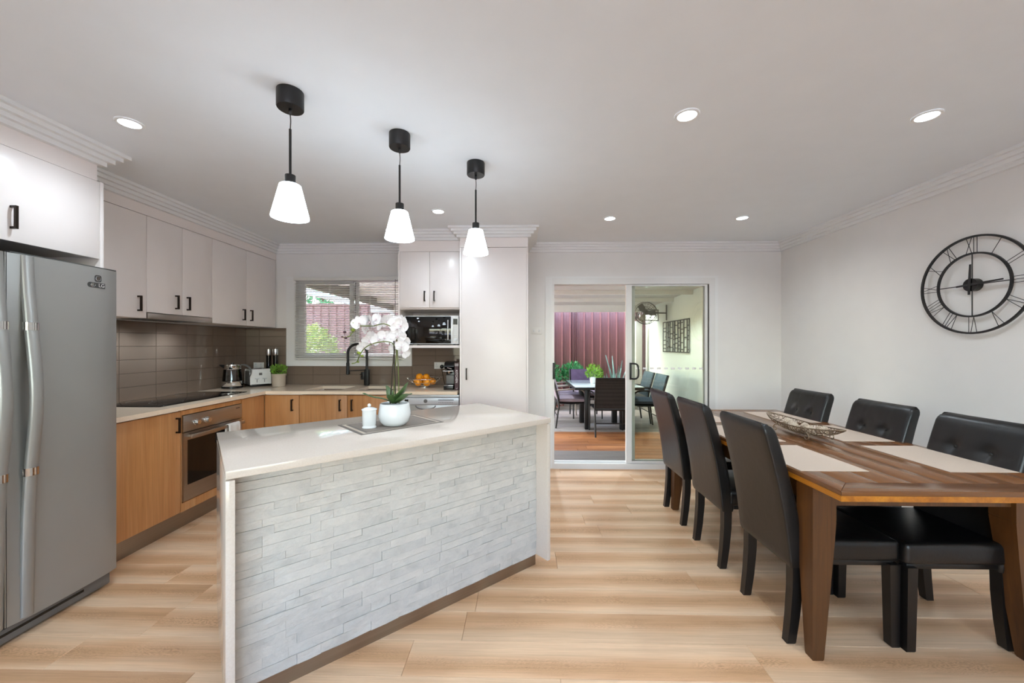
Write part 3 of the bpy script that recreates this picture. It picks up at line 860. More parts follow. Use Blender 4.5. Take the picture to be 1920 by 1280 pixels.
# --- cooktop and oven
ck = thing('cooktop', 'black glass cooktop set in the worktop beside the fridge', 'cooktop')
box('glass_top', M['darkglass'], -3.035, -2.550, 2.698, 3.578, CT + .0002, CT + .006, ck, .001)
mb = MB()
for x, y, r in ((-2.90, 2.90, .075), (-2.69, 2.90, .10), (-2.90, 3.36, .10), (-2.69, 3.36, .075)):
    mb.loft([[(x + rr * cos(2 * pi * k / 40), y + rr * sin(2 * pi * k / 40), CT + .0063) for k in range(40)] for rr in (r - .0015, r)], cap=False)
mb.build('ring_marks', M['greypl'], ck); rebase(ck, (-2.79, 3.14, CT))
ov = thing('oven', 'built-in stainless oven with two knobs under the cooktop', 'oven')
OF = -2.450
box('body', M['fridgedk'], -2.98, OF - .022, 2.780, 3.370, .222, .848, ov)
box('control_panel', M['steel'], OF - .02, OF, 2.778, 3.372, .728, .848, ov, .001)
mb = MB(); mb.box(OF - .02, OF, 2.778, 3.372, .222, .335); mb.box(OF - .02, OF, 2.778, 3.372, .665, .722)
mb.box(OF - .02, OF, 2.778, 2.812, .335, .665); mb.box(OF - .02, OF, 3.338, 3.372, .335, .665)
od = mb.build('oven_door', M['steel'], ov)
box('door_glass', M['ovenglass'], OF - .016, OF - .002, 2.812, 3.338, .335, .665, od)
mb = MB(); mb.box(OF + .03, OF + .045, 2.80, 3.35, .682, .708, chamfer=.004)
for y in (2.83, 3.32): mb.box(OF, OF + .03, y - .008, y + .008, .687, .703)
mb.build('oven_handle', M['steel'], od, 40)
LY = Matrix.Rotation(pi / 2, 4, 'Y')
for y in (2.885, 2.985):
    k = MB().lathe([(.024, 0), (.024, .006), (.019, .008), (.017, .030), (.0, .031)], 20, mx=Matrix.Translation((OF, y, .784)) @ LY).build('knob', M['chrome'], ov, 40)
box('maker_mark', M['black'], OF, OF + .0006, 3.30, 3.345, .818, .824, ov)
rebase(ov, (-2.7, 3.07, .222))
tw = thing('tea_towel', 'white tea towel hung over the oven handle', 'towel')
rings = []
for z, x in ((.585, OF + .020), (.69, OF + .022), (.708, OF + .027), (.7125, OF + .0375), (.708, OF + .048), (.69, OF + .052), (.56, OF + .055)):
    pts = []
    for i in range(13):
        y = 3.150 + .130 * i / 12; wv_ = .003 * sin(i * 1.1) * (1 if z < .7 else .2)
        pts.append((x + wv_, y, z))
    rings.append(pts)
b = MB()
RV = [[b.bm.verts.new(p) for p in r] for r in rings]
for i in range(len(RV) - 1):
    for j in range(12): b.bm.faces.new((RV[i][j], RV[i][j + 1], RV[i + 1][j + 1], RV[i + 1][j]))
o = b.build('cloth', M['towel'], tw, 60)
sm = o.modifiers.new('thickness', 'SOLIDIFY'); sm.thickness = .003; sm.offset = 1
rebase(tw, (OF + .038, 3.21, .56))

# --- microwave cupboard, pantry, dishwasher
mc = thing('microwave_cabinet', 'white two-door cupboard with open microwave shelf', 'cabinet')
mb = MB(); MYF = 3.80
mb.box(-1.200, -1.184, MYF, 4.30, 1.338, 2.284); mb.box(-.594, -.578, MYF, 4.30, 1.338, 2.284)
mb.box(-1.184, -.594, MYF, 4.30, 1.338, 1.364); mb.box(-1.184, -.594, MYF + .019, 4.30, 1.718, 1.734)
mb.box(-1.184, -.594, 4.285, 4.30, 1.364, 1.718); mb.box(-1.184, -.594, MYF + .019, 4.30, 1.734, 2.284)
mb.build('carcass', M['cab'], mc)
door_y(mc, MYF, -1.184, -.888, 1.733, 2.284, 'cab', -.935, 1.845, .10); door_y(mc, MYF, -.888, -.594, 1.733, 2.284, 'cab', -.840, 1.845, .10)
rebase(mc, (-.89, 4.05, 1.338))
pc = thing('pantry_cabinet', 'tall white pantry cupboard next to the sliding door', 'cabinet')
box('carcass', M['cabin'], -.560, .062, 3.722, 4.30, .10, 2.298, pc)
box('side_panel', M['cab'], -.577, -.560, 3.702, 4.30, 0, 2.298, pc, .001); box('side_panel', M['cab'], .062, .078, 3.702, 4.30, 0, 2.298, pc, .001)
door_y(pc, 3.702, -.560, .062, .12, 2.298, 'cab', -.510, 1.09, .11)
box('kickboard', M['kick'], -.558, .060, 3.76, 3.775, 0, .10, pc); rebase(pc, (-.25, 4.0, 0))
dw = thing('dishwasher', 'silver dishwasher under the worktop beside the pantry', 'dishwasher')
DWX = (-1.182, -.584)
box('body', M['fridgedk'], DWX[0], DWX[1], 3.72, 4.28, .10, .885, dw)
box('top_strip', M['silverpl'], DWX[0], DWX[1], 3.690, 3.718, .866, .889, dw, .001)
box('control_panel', M['silverpl'], DWX[0], DWX[1], 3.682, 3.718, .798, .862, dw, .002)
dd = box('front_door', M['steel'], DWX[0], DWX[1], 3.684, 3.718, .16, .795, dw, .002)
MB().tube(arc((-.90, 3.684, .79), .095, 180, 360, 16, 'xz', .38), .006, 8).build('grip_recess', M['greypl'], dd, 60)
box('display', M['blackpl'], -1.10, -1.065, 3.680, 3.684, .822, .848, dw); box('air_slot', M['black'], -.78, -.63, 3.680, 3.684, .840, .846, dw)
mb = MB()
for i in range(9): mb.box(-.775 + i * .016, -.767 + i * .016, 3.6808, 3.6822, .815, .821)
mb.build('button_row', M['greypl'], dw)
MB().lathe([(.018, 0), (.018, .002)], 20, mx=Matrix.Translation((-.90, 3.682, .832)) @ RX).build('emblem', M['greypl'], dw)
box('kickboard', M['kick'], DWX[0], DWX[1], 3.76, 3.775, 0, .10, dw); rebase(dw, (-.883, 4.0, 0))

# ================================================================== ISLAND
IA = radians(40.25); IL = (-1.023, 1.328, 0)
isl = thing('kitchen_island', 'island clad in white split stone with cream end panels', 'island', IL, IA)
LX, LYD = 1.585, .774
for x0, x1 in ((0, .028), (LX - .024, LX)): box('end_panel', M['slab'], x0, x1, .004, LYD - .004, .066, .889, isl, .002)
box('carcass', M['cabin'], .030, LX - .026, .128, LYD - .03, .066, .892, isl)
box('plinth', M['kick'], .028, LX - .024, .112, LYD - .07, 0, .066, isl)
for i in range(3):
    a = .030 + i * .5095
    d = box('door', M['oak'], a + G, a + .5095 - G, LYD - .028, LYD - .010, .15, .885, isl, .0015)
    b = MB(); b.box(a + .05, a + .061, LYD + .01, LYD + .021, .74, .85)
    for zz in (.745, .845): b.box(a + .05, a + .061, LYD - .010, LYD + .01, zz - .005, zz + .005)
    b.build('handle', M['bronze'], d)
box('stone_backing', M['grout'], .029, LX - .025, .110, .127, .066, .8945, isl)
rs = random.Random(11)
z = .067
rows = []
while z < .894:
    h = rs.choice((.030, .034, .038, .042)); h = min(h, .8945 - z)
    if .8945 - z - h < .02: h = .8945 - z
    rows.append((z, h)); z += h
for z, h in rows:
    x = .029
    while x < LX - .026:
        L = rs.choice((.09, .13, .17, .21, .26, .30)); 
        if LX - .025 - x - L < .06: L = LX - .025 - x
        pr_ = rs.choice((0, .001, .002, .003, .005)); g = .0004
        b = MB(); x0, x1, z0, z1 = x + g, x + L - g, z + g, z + h - g
        yf = .104 - pr_
        n = max(2, int(L / .05)); 
        top = []
        front = [[(x0 + (x1 - x0) * i / n, yf + rs.uniform(-.0014, .0014) + (.0018 if i in (0, n) else 0), zz) for i in range(n + 1)] for zz in (z0, (z0 + z1) / 2, z1)]
        FV = [[b.bm.verts.new(p) for p in r] for r in front]
        for i in range(n):
            for j in range(2): b.bm.faces.new((FV[j][i], FV[j][i + 1], FV[j + 1][i + 1], FV[j + 1][i]))
        BV = [b.bm.verts.new((xx, .1095, zz)) for xx, zz in ((x0, z0), (x1, z0), (x1, z1), (x0, z1))]
        b.bm.faces.new([FV[0][i] for i in range(n, -1, -1)] + [BV[0], BV[1]]); b.bm.faces.new([FV[2][i] for i in range(n + 1)] + [BV[2], BV[3]])
        b.bm.faces.new([FV[j][0] for j in range(3)] + [BV[3], BV[0]]); b.bm.faces.new([FV[j][n] for j in (2, 1, 0)] + [BV[1], BV[2]])
        b.build('stone', M['stone'], isl)
        x += L
iw = thing('island_worktop', 'cream polished stone top of the stone-clad island', 'worktop', (IL[0], IL[1], .895), IA)
box('slab', M['slab'], 0, LX, 0, LYD, 0, .030, iw, .002)

# ================================================================== LIGHTS
def pendant(x, y, label):
    t = thing('pendant_light', label, 'pendant light', (x, y, CH), group='pendant lights over the island')
    MB().lathe([(.0, 0), (.054, 0), (.0545, -.004), (.0545, -.072), (.052, -.076), (0, -.076)], 36).build('canopy', M['black'], t, 40)
    MB().lathe([(.007, -.076), (.007, -.098), (.004, -.102)], 12).build('cord_grip', M['black'], t, 50)
    MB().tube(smoothpath([(0, 0, -.10), (.002, 0, -.13), (0, 0, -.168)], 4), .0022, 6).build('cord', M['black'], t, 60)
    MB().lathe([(.0055, -.165), (.0055, -.372)], 12).build('rod', M['black'], t, 50)
    MB().lathe([(.004, -.366), (.021, -.368), (.0215, -.372), (.0215, -.408), (.004, -.409)], 28).build('lamp_holder', M['black'], t, 40)
    MB().lathe([(.020, -.4085), (.038, -.4095), (.043, -.413), (.0755, -.548), (.076, -.556), (.073, -.5565), (.040, -.416), (.02, -.4125)], 40, cap=False).build('shade', M['shade'], t, 50)
    return t
pendant(-1.012, 1.69, 'black pendant with white glass shade nearest the fridge')
pendant(-.636, 2.04, 'middle black pendant of the row over the island')
pendant(-.271, 2.375, 'black pendant with white glass shade nearest the pantry')
dlt = None
DLS = [(-1.96, 1.91, 'round lit downlight in the ceiling near the fridge cupboard'), (-.68, 3.22, 'round lit downlight in the ceiling before the microwave cupboard'),
       (.81, 1.90, 'lit downlight over the open floor by the island end'), (1.98, 1.93, 'lit downlight over the near half of the dining table'),
       (.79, 3.43, 'lit downlight in the ceiling just inside the sliding door'), (1.945, 3.44, 'lit downlight over the far end of the dining table'),
       (.81, .35, 'downlight over the living area, near side'), (1.98, .35, 'downlight near the clock wall, living area'), (-1.96, .35, 'downlight over the living area by the fridge wall'), (-.6, .35, 'downlight at the middle of the living area'),
       (-1.2, -1.3, 'downlight near the unseen glazing, fridge side'), (1.2, -1.3, 'downlight near the unseen glazing, clock side')]
for x, y, lab in DLS:
    if dlt is None:
        dlt = thing('downlight', lab, 'downlight', (x, y, CH), group='ceiling downlights')
        MB().lathe([(.043, -.0005), (.044, -.006), (.054, -.006), (.057, -.002), (.057, -.0003)], 36, cap=False).build('trim_ring', M['trim'], dlt, 40)
        MB().lathe([(.0435, -.0035), (.0435, -.001)], 32).build('lens', M['lens'], dlt)
        lamp(dlt, DOWNLIGHT)
    else: dup(dlt, (x, y, CH), 0, lab)

# ================================================================== THINGS ON THE WORKTOP
tz = CT + .0006
# glass kettle
kt = thing('kettle', 'glass and steel kettle standing behind the cooktop corner', 'kettle', (-2.945, 3.915, tz), radians(37))
MB().lathe([(0, 0), (.088, 0), (.092, .004), (.092, .018), (.086, .022), (0, .022)], 36).build('power_base', M['blackpl'], kt, 40)
MB().lathe([(0, .022), (.088, .022), (.090, .026), (.090, .072), (.085, .076), (0, .076)], 36).build('steel_base', M['chrome'], kt, 40)
MB().lathe([(.085, .076), (.081, .12), (.074, .195), (.071, .195), (.078, .12), (.082, .079)], 36, cap=False).build('glass_body', M['glass'], kt, 60)
MB().lathe([(0, .079), (.0815, .079), (.0775, .128), (0, .128)], 36).build('water', M['water'], kt, 40)
MB().lathe([(.074, .193), (.076, .196), (.073, .240), (.066, .246), (0, .248)], 36).build('steel_collar', M['chrome'], kt, 40)
MB().loft([[(-.066, -.03, .20), (-.066, .03, .20), (-.066, .025, .24), (-.066, -.025, .24)], [(-.105, -.01, .232), (-.105, .01, .232), (-.105, .008, .243), (-.105, -.008, .243)]]).build('spout', M['blackpl'], kt, 40)
hp = smoothpath([(.066, 0, .235), (.105, 0, .234), (.145, 0, .205), (.160, 0, .16), (.150, 0, .11), (.120, 0, .07), (.088, 0, .045)], 5)
MB().loft([[(p.x + .007 * cos(a), .013 * sin(a), p.z + .007 * cos(a)) for a in [2 * pi * k / 10 for k in range(10)]] for p in hp]).build('handle', M['greypl'], kt, 60)
MB().lathe([(0, .247), (.012, .247), (.012, .256), (0, .257)], 16).build('lid_button', M['blackpl'], kt, 40)

# toaster
to = thing('toaster', 'cream toaster with sloped front beside the kettle', 'toaster', (-2.83, 4.135, tz), radians(50))
tw_, td_ = .098, .100
b = MB()
prf = [(-td_, .026), (-td_ + .004, .10), (-td_ + .028, .178), (-td_ + .04, .186), (td_ - .03, .186), (td_ - .012, .17), (td_, .10), (td_, .026)]
b.loft([[(sx * (tw_ - ins), yy * (1 - ins), z - ins * .3) for yy, z in prf] for sx, ins in ((-1, .012), (-1, 0), (1, 0), (1, .012))])
b.build('shell', M['whitepl'], to, 35)
box('base', M['blackpl'], -tw_ + .004, tw_ - .004, -td_ + .004, td_ - .004, 0, .027, to, .006)
for s in (-1, 1): box('side_trim', M['greypl'], s * (tw_ - .004) - .003, s * (tw_ - .004) + .0035, -td_ + .02, td_ - .02, .03, .165, to)
top = box('top_plate', M['blackpl'], -tw_ + .014, tw_ - .014, -td_ + .045, td_ - .035, .1855, .190, to, .002)
for x in (-.045, .045): box('bread_slot', M['chrome'], x - .016, x + .016, -td_ + .055, td_ - .045, .1895, .193, top, .001)
MB().tube([(tw_ - .006, -.05, .184), (tw_ - .002, -.045, .205), (tw_ - .002, .045, .205), (tw_ - .006, .05, .184)], .004, 6).build('bun_rack', M['blackpl'], to, 50)
for x in (-.035, .035):
    l = box('lever_slot', M['greypl'], x - .003, x + .003, -td_ + .001, -td_ + .0022, .045, .088, to)
    l.rotation_euler = (0, 0, 0)
    box('lever', M['silverpl'], x - .018, x + .018, -td_ - .014, -td_ + .003, .080, .090, to, .003)
box('badge', M['greypl'], -.014, .014, -td_ + .006, -td_ + .011, .120, .146, to)

# two tall mills
def mill(x, y, h, lab):
    t = thing('pepper_mill', lab, 'pepper mill', (x, y, tz), 0, 'tall mills in the tiled corner')
    MB().lathe([(0, 0), (.027, 0), (.027, .05), (.022, .054), (0, .054)], 24).build('grinder_base', M['blackpl'], t, 40)
    MB().lathe([(.0235, .054), (.0235, h - .075), (.021, h - .075), (.021, .056)], 24, cap=False).build('clear_tube', M['acrylic'], t, 50)
    MB().lathe([(0, .056), (.019, .056), (.019, .15), (0, .155)], 16).build('peppercorns', M['soil'], t, 60)
    MB().lathe([(.003, .054), (.003, h - .07)], 8).build('spindle', M['chrome'], t, 50)
    MB().lathe([(0, h - .078), (.027, h - .078), (.028, h - .07), (.027, h - .012), (.012, h - .006), (.006, h - .004), (.007, h + .006), (0, h + .008)], 24).build('steel_cap', M['chrome'], t, 40)
    return t
mill(-2.795, 4.262 - .0, .405, 'tall steel-capped mill just behind the toaster')
mill(-2.700, 4.235, .408, 'tall steel-capped mill between toaster and herb pot')
rh = random.Random(3)
hb = thing('potted_herb', 'small green herb in a beige pot at the splashback edge', 'plant', (-2.565, 4.08, tz))
MB().lathe([(0, 0), (.058, 0), (.062, .003), (.065, .112), (.069, .113), (.070, .135), (.064, .136), (.061, .118), (0, .117)], 32).build('pot', M['beigepl'], hb, 35)
tag(foliage(MB(), 260, (0, 0, .175), (.070, .070, .055), .026, rh, .6).build('foliage', M['herb'], hb, fix=False), kind='stuff')

# power points and switches
def plate(name, label, loc, rot, w, h, n):
    t = thing(name, label, 'socket' if 'socket' in name else 'switch', loc); t.rotation_euler = rot
    box('cover', M['whitepl'], -w / 2, w / 2, -.009, 0, -h / 2, h / 2, t, .002)
    for i in range(n):
        x = (i - (n - 1) / 2) * w / n
        box('rocker', M['silverpl'], x - .008, x + .008, -.0125, -.0085, -.012 if 'light' in name else .004, .012 if 'light' in name else .024, t, .001)
        if 'socket' in name:
            mb = MB()
            for dx, dz, a in ((-.008, -.008, .5), (.008, -.008, -.5), (0, -.018, 0)):
                mx = Matrix.Translation((x + dx, -.0092, dz)) @ Matrix.Rotation(a, 4, 'Y'); mb.box(-.001, .001, -.0006, .0006, -.0035, .0035, mx)
            mb.build('pin_holes', M['black'], t)
    return t
plate('wall_socket', 'white double power socket on the tiles near the fruit bowl', (-.895, W - .0101, 1.139), (0, 0, 0), .116, .074, 2)
plate('wall_socket', 'white power socket on the tiles behind the toaster', (-2.93, W - .0101, 1.135), (0, 0, 0), .116, .074, 2)
plate('light_switch', 'white two-gang light switch beside the sliding door', (.183, W, 1.524), (0, 0, 0), .116, .074, 2)
pgl = thing('power_plug', 'black round plug in the socket by the coffee machine', 'plug', (-.862, W - .0205, 1.128))
MB().lathe([(0, 0), (.021, 0), (.021, .03), (.012, .036), (0, .037)], 20, mx=RX).build('plug_body', M['blackpl'], pgl, 40)
MB().tube(smoothpath([(0, -.035, -.004), (.01, -.05, -.06), (.03, -.06, -.15), (.05, -.10, -.195)], 4), .003, 6).build('cord', M['blackpl'], pgl, 50)

# black spring tap
tp = thing('kitchen_tap', 'matt black arched tap with pull-down spout at the sink', 'tap', (-1.669, 4.20, tz))
MB().lathe([(0, 0), (.027, 0), (.027, .006), (0, .006)], 24).build('base_flange', M['black'], tp, 40)
box('tap_body', M['black'], -.024, .024, -.024, .024, .006, .175, tp, .003)
box('lever_body', M['black'], -.062, -.024, -.016, .016, .065, .145, tp, .003)
MB().tube([(-.043, -.016, .105), (-.043, -.075, .125)], .006, 8).build('lever', M['black'], tp, 50)
arch = [(0, 0, .175), (0, 0, .30), (0, 0, .355)] + [(-.1045 + .1045 * cos(a), 0, .355 + .095 * sin(a)) for a in [radians(q) for q in range(15, 181, 15)]] + [(-.209, 0, .30), (-.209, 0, .24)]
MB().tube(arch, .0135, 12).build('hose_arch', M['black'], tp, 60)
mb = MB()
MB().lathe([(.0135, .25), (.0175, .245), (.0175, .16), (.020, .155), (.020, .125), (.014, .12), (0, .12)], 20, (-.209, 0, 0)).build('spray_head', M['black'], tp, 40)
MB().bar((0, 0, .168), (-.215, 0, .158), .008, .010).build('holder_arm', M['black'], tp)

# wire fruit bowl with fruit
fb = thing('fruit_bowl', 'shallow chrome wire bowl holding oranges', 'bowl', (-.995, 4.03, tz))
def bowlz(r): return .012 + .080 * (r / .17) ** 2
MB().tube([(.172 * cos(2 * pi * k / 48), .172 * sin(2 * pi * k / 48), bowlz(.172)) for k in range(48)], .003, 6, True).build('rim', M['chrome'], fb, 60)
for r_ in (.06, .12): MB().tube([(r_ * cos(2 * pi * k / 36), r_ * sin(2 * pi * k / 36), bowlz(r_)) for k in range(36)], .0018, 5, True).build('wire_ring', M['chrome'], fb, 60)
for i in range(20):
    a = 2 * pi * i / 20
    o = MB().tube([(r_ * cos(a + r_ * 1.6), r_ * sin(a + r_ * 1.6), bowlz(r_)) for r_ in (.02, .05, .08, .11, .14, .172, .185)], .0016, 5).build('wire_rib', M['chrome'], fb, 60)
MB().tube([(.055 * cos(2 * pi * k / 24), .055 * sin(2 * pi * k / 24), .003) for k in range(24)], .003, 6, True).build('foot_ring', M['chrome'], fb, 60)
og = None
for x, y, z, r_ in ((-.055, -.045, .054, .036), (.035, -.05, .054, .037), (-.005, .035, .056, .036), (.085, .0, .062, .035), (-.085, .02, .062, .034), (.02, -.01, .108, .036), (.045, .05, .07, .03)):
    if og is None:
        og = thing('orange', 'orange piled in the wire fruit bowl', 'orange', (fb.location.x + x, fb.location.y + y, tz + z), 0, 'oranges in the fruit bowl')
        MB().ball((0, 0, 0), .036, 1, 1, .95, 20, 14).build('fruit', M['orange'], og, 60)
        MB().lathe([(0, .0325), (.004, .0335), (.003, .0355), (0, .036)], 8).build('stem_end', M['bud'], og, 50)
    else:
        o = dup(og, (fb.location.x + x, fb.location.y + y, tz + z), x * 20); o.scale = (r_ / .036,) * 3; o.rotation_euler = (x * 9, y * 14, x * 20)
pe = thing('peach', 'paler round peach on top of the oranges', 'peach', (fb.location.x - .045, fb.location.y - .035, tz + .112))
MB().ball((0, 0, 0), .037, 1, 1, .96, 20, 14).build('fruit', M['orange'], pe, 60)
MB().tube([(0, 0, .033), (.002, 0, .042)], .002, 6).build('stem', M['twig'], pe)

# capsule coffee machine
cm = thing('coffee_machine', 'small black coffee machine beside the cookbook', 'coffee machine', (-.700, 3.93, tz))
box('base', M['blackpl'], -.048, .048, -.15, .13, 0, .042, cm, .006)
box('back_tower', M['blackpl'], -.045, .045, -.02, .13, .042, .20, cm, .008)
b = MB(); b.loft([[(x, -.10, .205), (x, -.125, .225), (x, -.10, .262), (x, .0, .278), (x, .11, .27), (x, .13, .24), (x, .12, .20)] for x in (-.048, .048)])
b.build('head', M['blackpl'], cm, 50)
MB().loft([[(x, -.155, .183), (x, .0, .183), (x, .0, .190), (x, -.155, .190)] for x in (-.052, .050)]).build('chrome_shelf', M['chrome'], cm)
MB().lathe([(.012, .16), (.016, .183)], 16, (0, -.10, 0)).build('spout', M['chrome'], cm, 50)
box('drip_tray', M['chrome'], -.046, .046, -.152, -.03, .042, .047, cm, .001)
box('capsule_bin', M['greypl'], -.040, .040, -.055, -.018, .05, .14, cm, .004)
MB().tube([(-.03, -.06, .24), (-.01, -.13, .215), (.03, -.135, .205)], .006, 8).build('lever', M['chrome'], cm, 50)

# cookbook
bk = thing('cookbook', 'maroon cookbook with white KITCHEN lettering on its spine', 'book', (-.616, 3.90, tz))
mb = MB(); mb.box(-.0205, -.0185, -.135, .09, 0, .268); mb.box(.0185, .0205, -.135, .09, 0, .268)
mb.prism([(-.0205, -.135), (-.017, -.139), (.017, -.139), (.0205, -.135)], 0, .268, 'z'); mb.build('cover', M['book'], bk)
box('pages', M['paper'], -.018, .018, -.13, .085, .004, .263, bk)
text_mesh('spine_title', 'KITCHEN', .030, M['ink'], bk, Matrix.Translation((0, -.1395, .135)) @ RX @ Matrix.Rotation(-pi / 2, 4, 'Z'))
mb = MB()
for z in (.236, .243, .250, .256): mb.box(-.0195, .0195, -.1398, -.139, z, z + .0022)
mb.build('spine_bands', M['ink'], bk)
mb = MB(); mb.tube([(-.006 + 0, -.1395, .020), (0, -.1395, .012), (.006, -.1395, .020), (.006, -.1395, .026)], .001, 4); mb.build('spine_emblem', M['ink'], bk)

# microwave
mw = thing('microwave', 'white and black microwave in the open cupboard shelf', 'microwave', (-.883, 3.85, 1.3646))
box('case', M['whitepl'], -.268, .272, .02, .38, .010, .292, mw, .004)
fm = box('front_frame', M['silverpl'], -.270, .274, 0, .022, .010, .293, mw, .003)
box('door_glass', M['darkglass'], -.258, .196, -.004, .004, .018, .285, mw, .001)
box('door_window', M['ovenglass'], -.205, .105, -.0055, -.003, .055, .245, mw, .0005)
b = MB(); b.tube([(.172, -.004, .05), (.172, -.034, .054), (.172, -.036, .15), (.172, -.034, .247), (.172, -.004, .251)], .006, 8); b.build('door_handle', M['chrome'], mw, 50)
box('control_panel', M['whitepl'], .212, .270, -.004, .001, .016, .288, mw, .001)
box('display', M['blackpl'], .219, .262, -.006, -.003, .205, .262, mw)
mb = MB()
for i in range(5): mb.box(.222, .258, -.0055, -.003, .095 + i * .02, .105 + i * .02)
mb.build('button_row', M['silverpl'], mw)
MB().lathe([(0, 0), (.018, 0), (.016, .016), (0, .016)], 20, mx=Matrix.Translation((.241, -.003, .055)) @ RX).build('dial', M['silverpl'], mw, 40)
for x in (-.22, .22):
    for y in (.04, .33): MB().lathe([(.014, 0), (.014, .012)], 10, (x, y, 0)).build('foot', M['blackpl'], mw)

# ================================================================== THINGS ON THE ISLAND
rn = thing('table_runner', 'grey woven rectangular mat lying on the island top', 'mat', (-.717, 2.159, CT + .0003), radians(44.5))
MB().box(-.237, .237, -.16, .16, 0, .0016).build('border', M['runnerdk'], rn)
MB().box(-.19, .19, -.125, .125, .0016, .0022).build('centre', M['runner'], rn)
for d, m in ((.008, 'runner'),):
    mb = MB()
    for s in (-1, 1): mb.box(s * .213 - d, s * .213 + d, -.146, .146, .0016, .0021); mb.box(-.205, .205, s * .141 - .004, s * .141 + .004, .0016, .0021)
    mb.build('woven_band', M['beigepl'], rn)
jz = CT + .0027
jar = thing('lidded_jar', 'small white glass jar with round knob lid on the grey mat', 'jar', (-.800, 2.045, jz))
MB().lathe([(0, 0), (.036, 0), (.037, .004), (.033, .010), (.033, .014), (.0345, .018), (.0355, .092), (.033, .093)], 36).build('body', M['white'], jar, 40)
MB().lathe([(.0385, .093), (.0395, .096), (.038, .099), (.022, .106), (.006, .109), (0, .1095)], 36).build('lid', M['white'], jar, 40)
MB().ball((0, 0, .1175), .0095, seg=16, rings=10).build('knob', M['white'], jar, 60)

OX, OY = -.688, 2.117
oz = jz
orc = thing('potted_orchid', 'white moth orchid in a round white pot on the island', 'orchid', (OX, OY, oz))
MB().lathe([(0, 0), (.050, 0), (.060, .004), (.076, .022), (.0855, .052), (.086, .066), (.081, .096), (.077, .117), (.074, .120), (.071, .117), (.074, .098), (.07, .09), (0, .09)], 44).build('pot', M['white'], orc, 50)
MB().lathe([(0, .100), (.04, .104), (.072, .094), (.072, .09)], 24).build('bark', M['soil'], orc, 60)
def oleaf(pts, w, m='leaf'):
    p = smoothpath(pts, 4); n = len(p); b = MB(); rows = []
    for i, q in enumerate(p):
        u = i / (n - 1); t = (p[min(i + 1, n - 1)] - p[max(i - 1, 0)]).normalized()
        s = t.cross(Vector((0, 0, 1))); 
        if s.length < .1: s = Vector((0, 1, 0))
        s.normalize(); up = s.cross(t)
        ww = w * (sin(pi * min(1, .12 + u * .88)) ** .6 if u < 1 else .05)
        rows.append([b.bm.verts.new(q + s * ww * k + up * abs(k) * ww * .28) for k in (-1, -.5, 0, .5, 1)])
    for i in range(n - 1):
        for k in range(4): b.bm.faces.new((rows[i][k], rows[i][k + 1], rows[i + 1][k + 1], rows[i + 1][k]))
    o = b.build('leaf', M[m], orc, 60); sm = o.modifiers.new('t', 'SOLIDIFY'); sm.thickness = .002
    return o
def L(px, pz, dy=0):  # x and z offsets (in 1/342 m steps) from the pot centre
    return ((px - 740) / 342, dy, (797 - pz) / 342 * 1.0)
oleaf([L(741, 757), L(750, 744, -.02), L(761, 732, -.035), L(769, 716, -.04)], .030)
oleaf([L(742, 757), L(757, 748, -.04), L(770, 738, -.07), L(781, 735, -.10)], .026)
oleaf([L(738, 757), L(732, 748, .02), L(724, 737, .05), L(717, 725, .06)], .022)
oleaf([L(738, 757), L(722, 748, -.02), L(706, 744, -.04), L(694, 738, -.06), L(688, 735, -.06)], .018)
oleaf([L(740, 757), L(738, 746, -.05), L(742, 738, -.09), L(745, 736, -.11)], .018)
oleaf([L(740, 757), L(736, 750, .05), L(744, 740, .09)], .02)
MB().tube([L(733, 757, -.012), L(737, 700, -.012), L(741, 655, -.012)], .0036, 8).build('stake', M['stake'], orc, 60)
MB().tube([L(743, 757, -.010), L(741, 690, -.008), L(739, 624, -.008)], .0036, 8).build('stake', M['stake'], orc, 60)
MB().tube(smoothpath([L(748, 757, .004), L(746, 690, .008), L(742, 624, .004), L(737, 615, -.01), L(722, 608, -.02), L(700, 612, -.02), L(672, 612, 0), L(661, 621, .01), L(652, 631, .01), L(641, 633, .01)], 5), .0028, 7).build('flower_stem', M['stem'], orc, 60)
MB().tube(smoothpath([L(738, 757, -.006), L(741, 700, -.006), L(744, 660, -.004), L(740, 646, -.02), L(728, 641, -.04), L(705, 645, -.05), L(688, 654, -.04), L(678, 667, -.03), L(671, 679, -.02), L(662, 682, -.02)], 5), .0028, 7).build('flower_stem', M['stem'], orc, 60)
MB().tube(smoothpath([L(744, 655, .005), L(750, 645, .01), L(753, 636, .015)], 4), .0018, 6).build('side_stem', M['stem'], orc, 60)
for px, pz, r_, m in ((660, 606, .011, 'budg'), (661, 619, .010, 'budg'), (645, 623, .0075, 'bud'), (647, 634, .0065, 'bud'), (640, 632, .005, 'bud'), (672, 662, .010, 'budg'), (678, 668, .007, 'budg'), (670, 679, .006, 'budg')):
    MB().ball(L(px, pz, .004), r_, 1.2, 1, .9, 12, 8).build('bud', M[m], orc, 60)
def petal_faces(b, mx, Lp, Wp, cup):
    n, m_ = 6, 4; rows = []
    for i in range(n + 1):
        u = i / n; w = Wp * (sin(pi * (u * .86 + .07)) ** .75) * (1 if i < n else .25)
        rows.append([b.bm.verts.new(mx @ Vector((w * (-1 + 2 * j / m_), u * Lp, cup * (u * u) * Lp - .25 * w * (1 - (2 * j / m_ - 1) ** 2)))) for j in range(m_ + 1)])
    for i in range(n):
        for j in range(m_): b.bm.faces.new((rows[i][j], rows[i][j + 1], rows[i + 1][j + 1], rows[i + 1][j]))
b = MB()
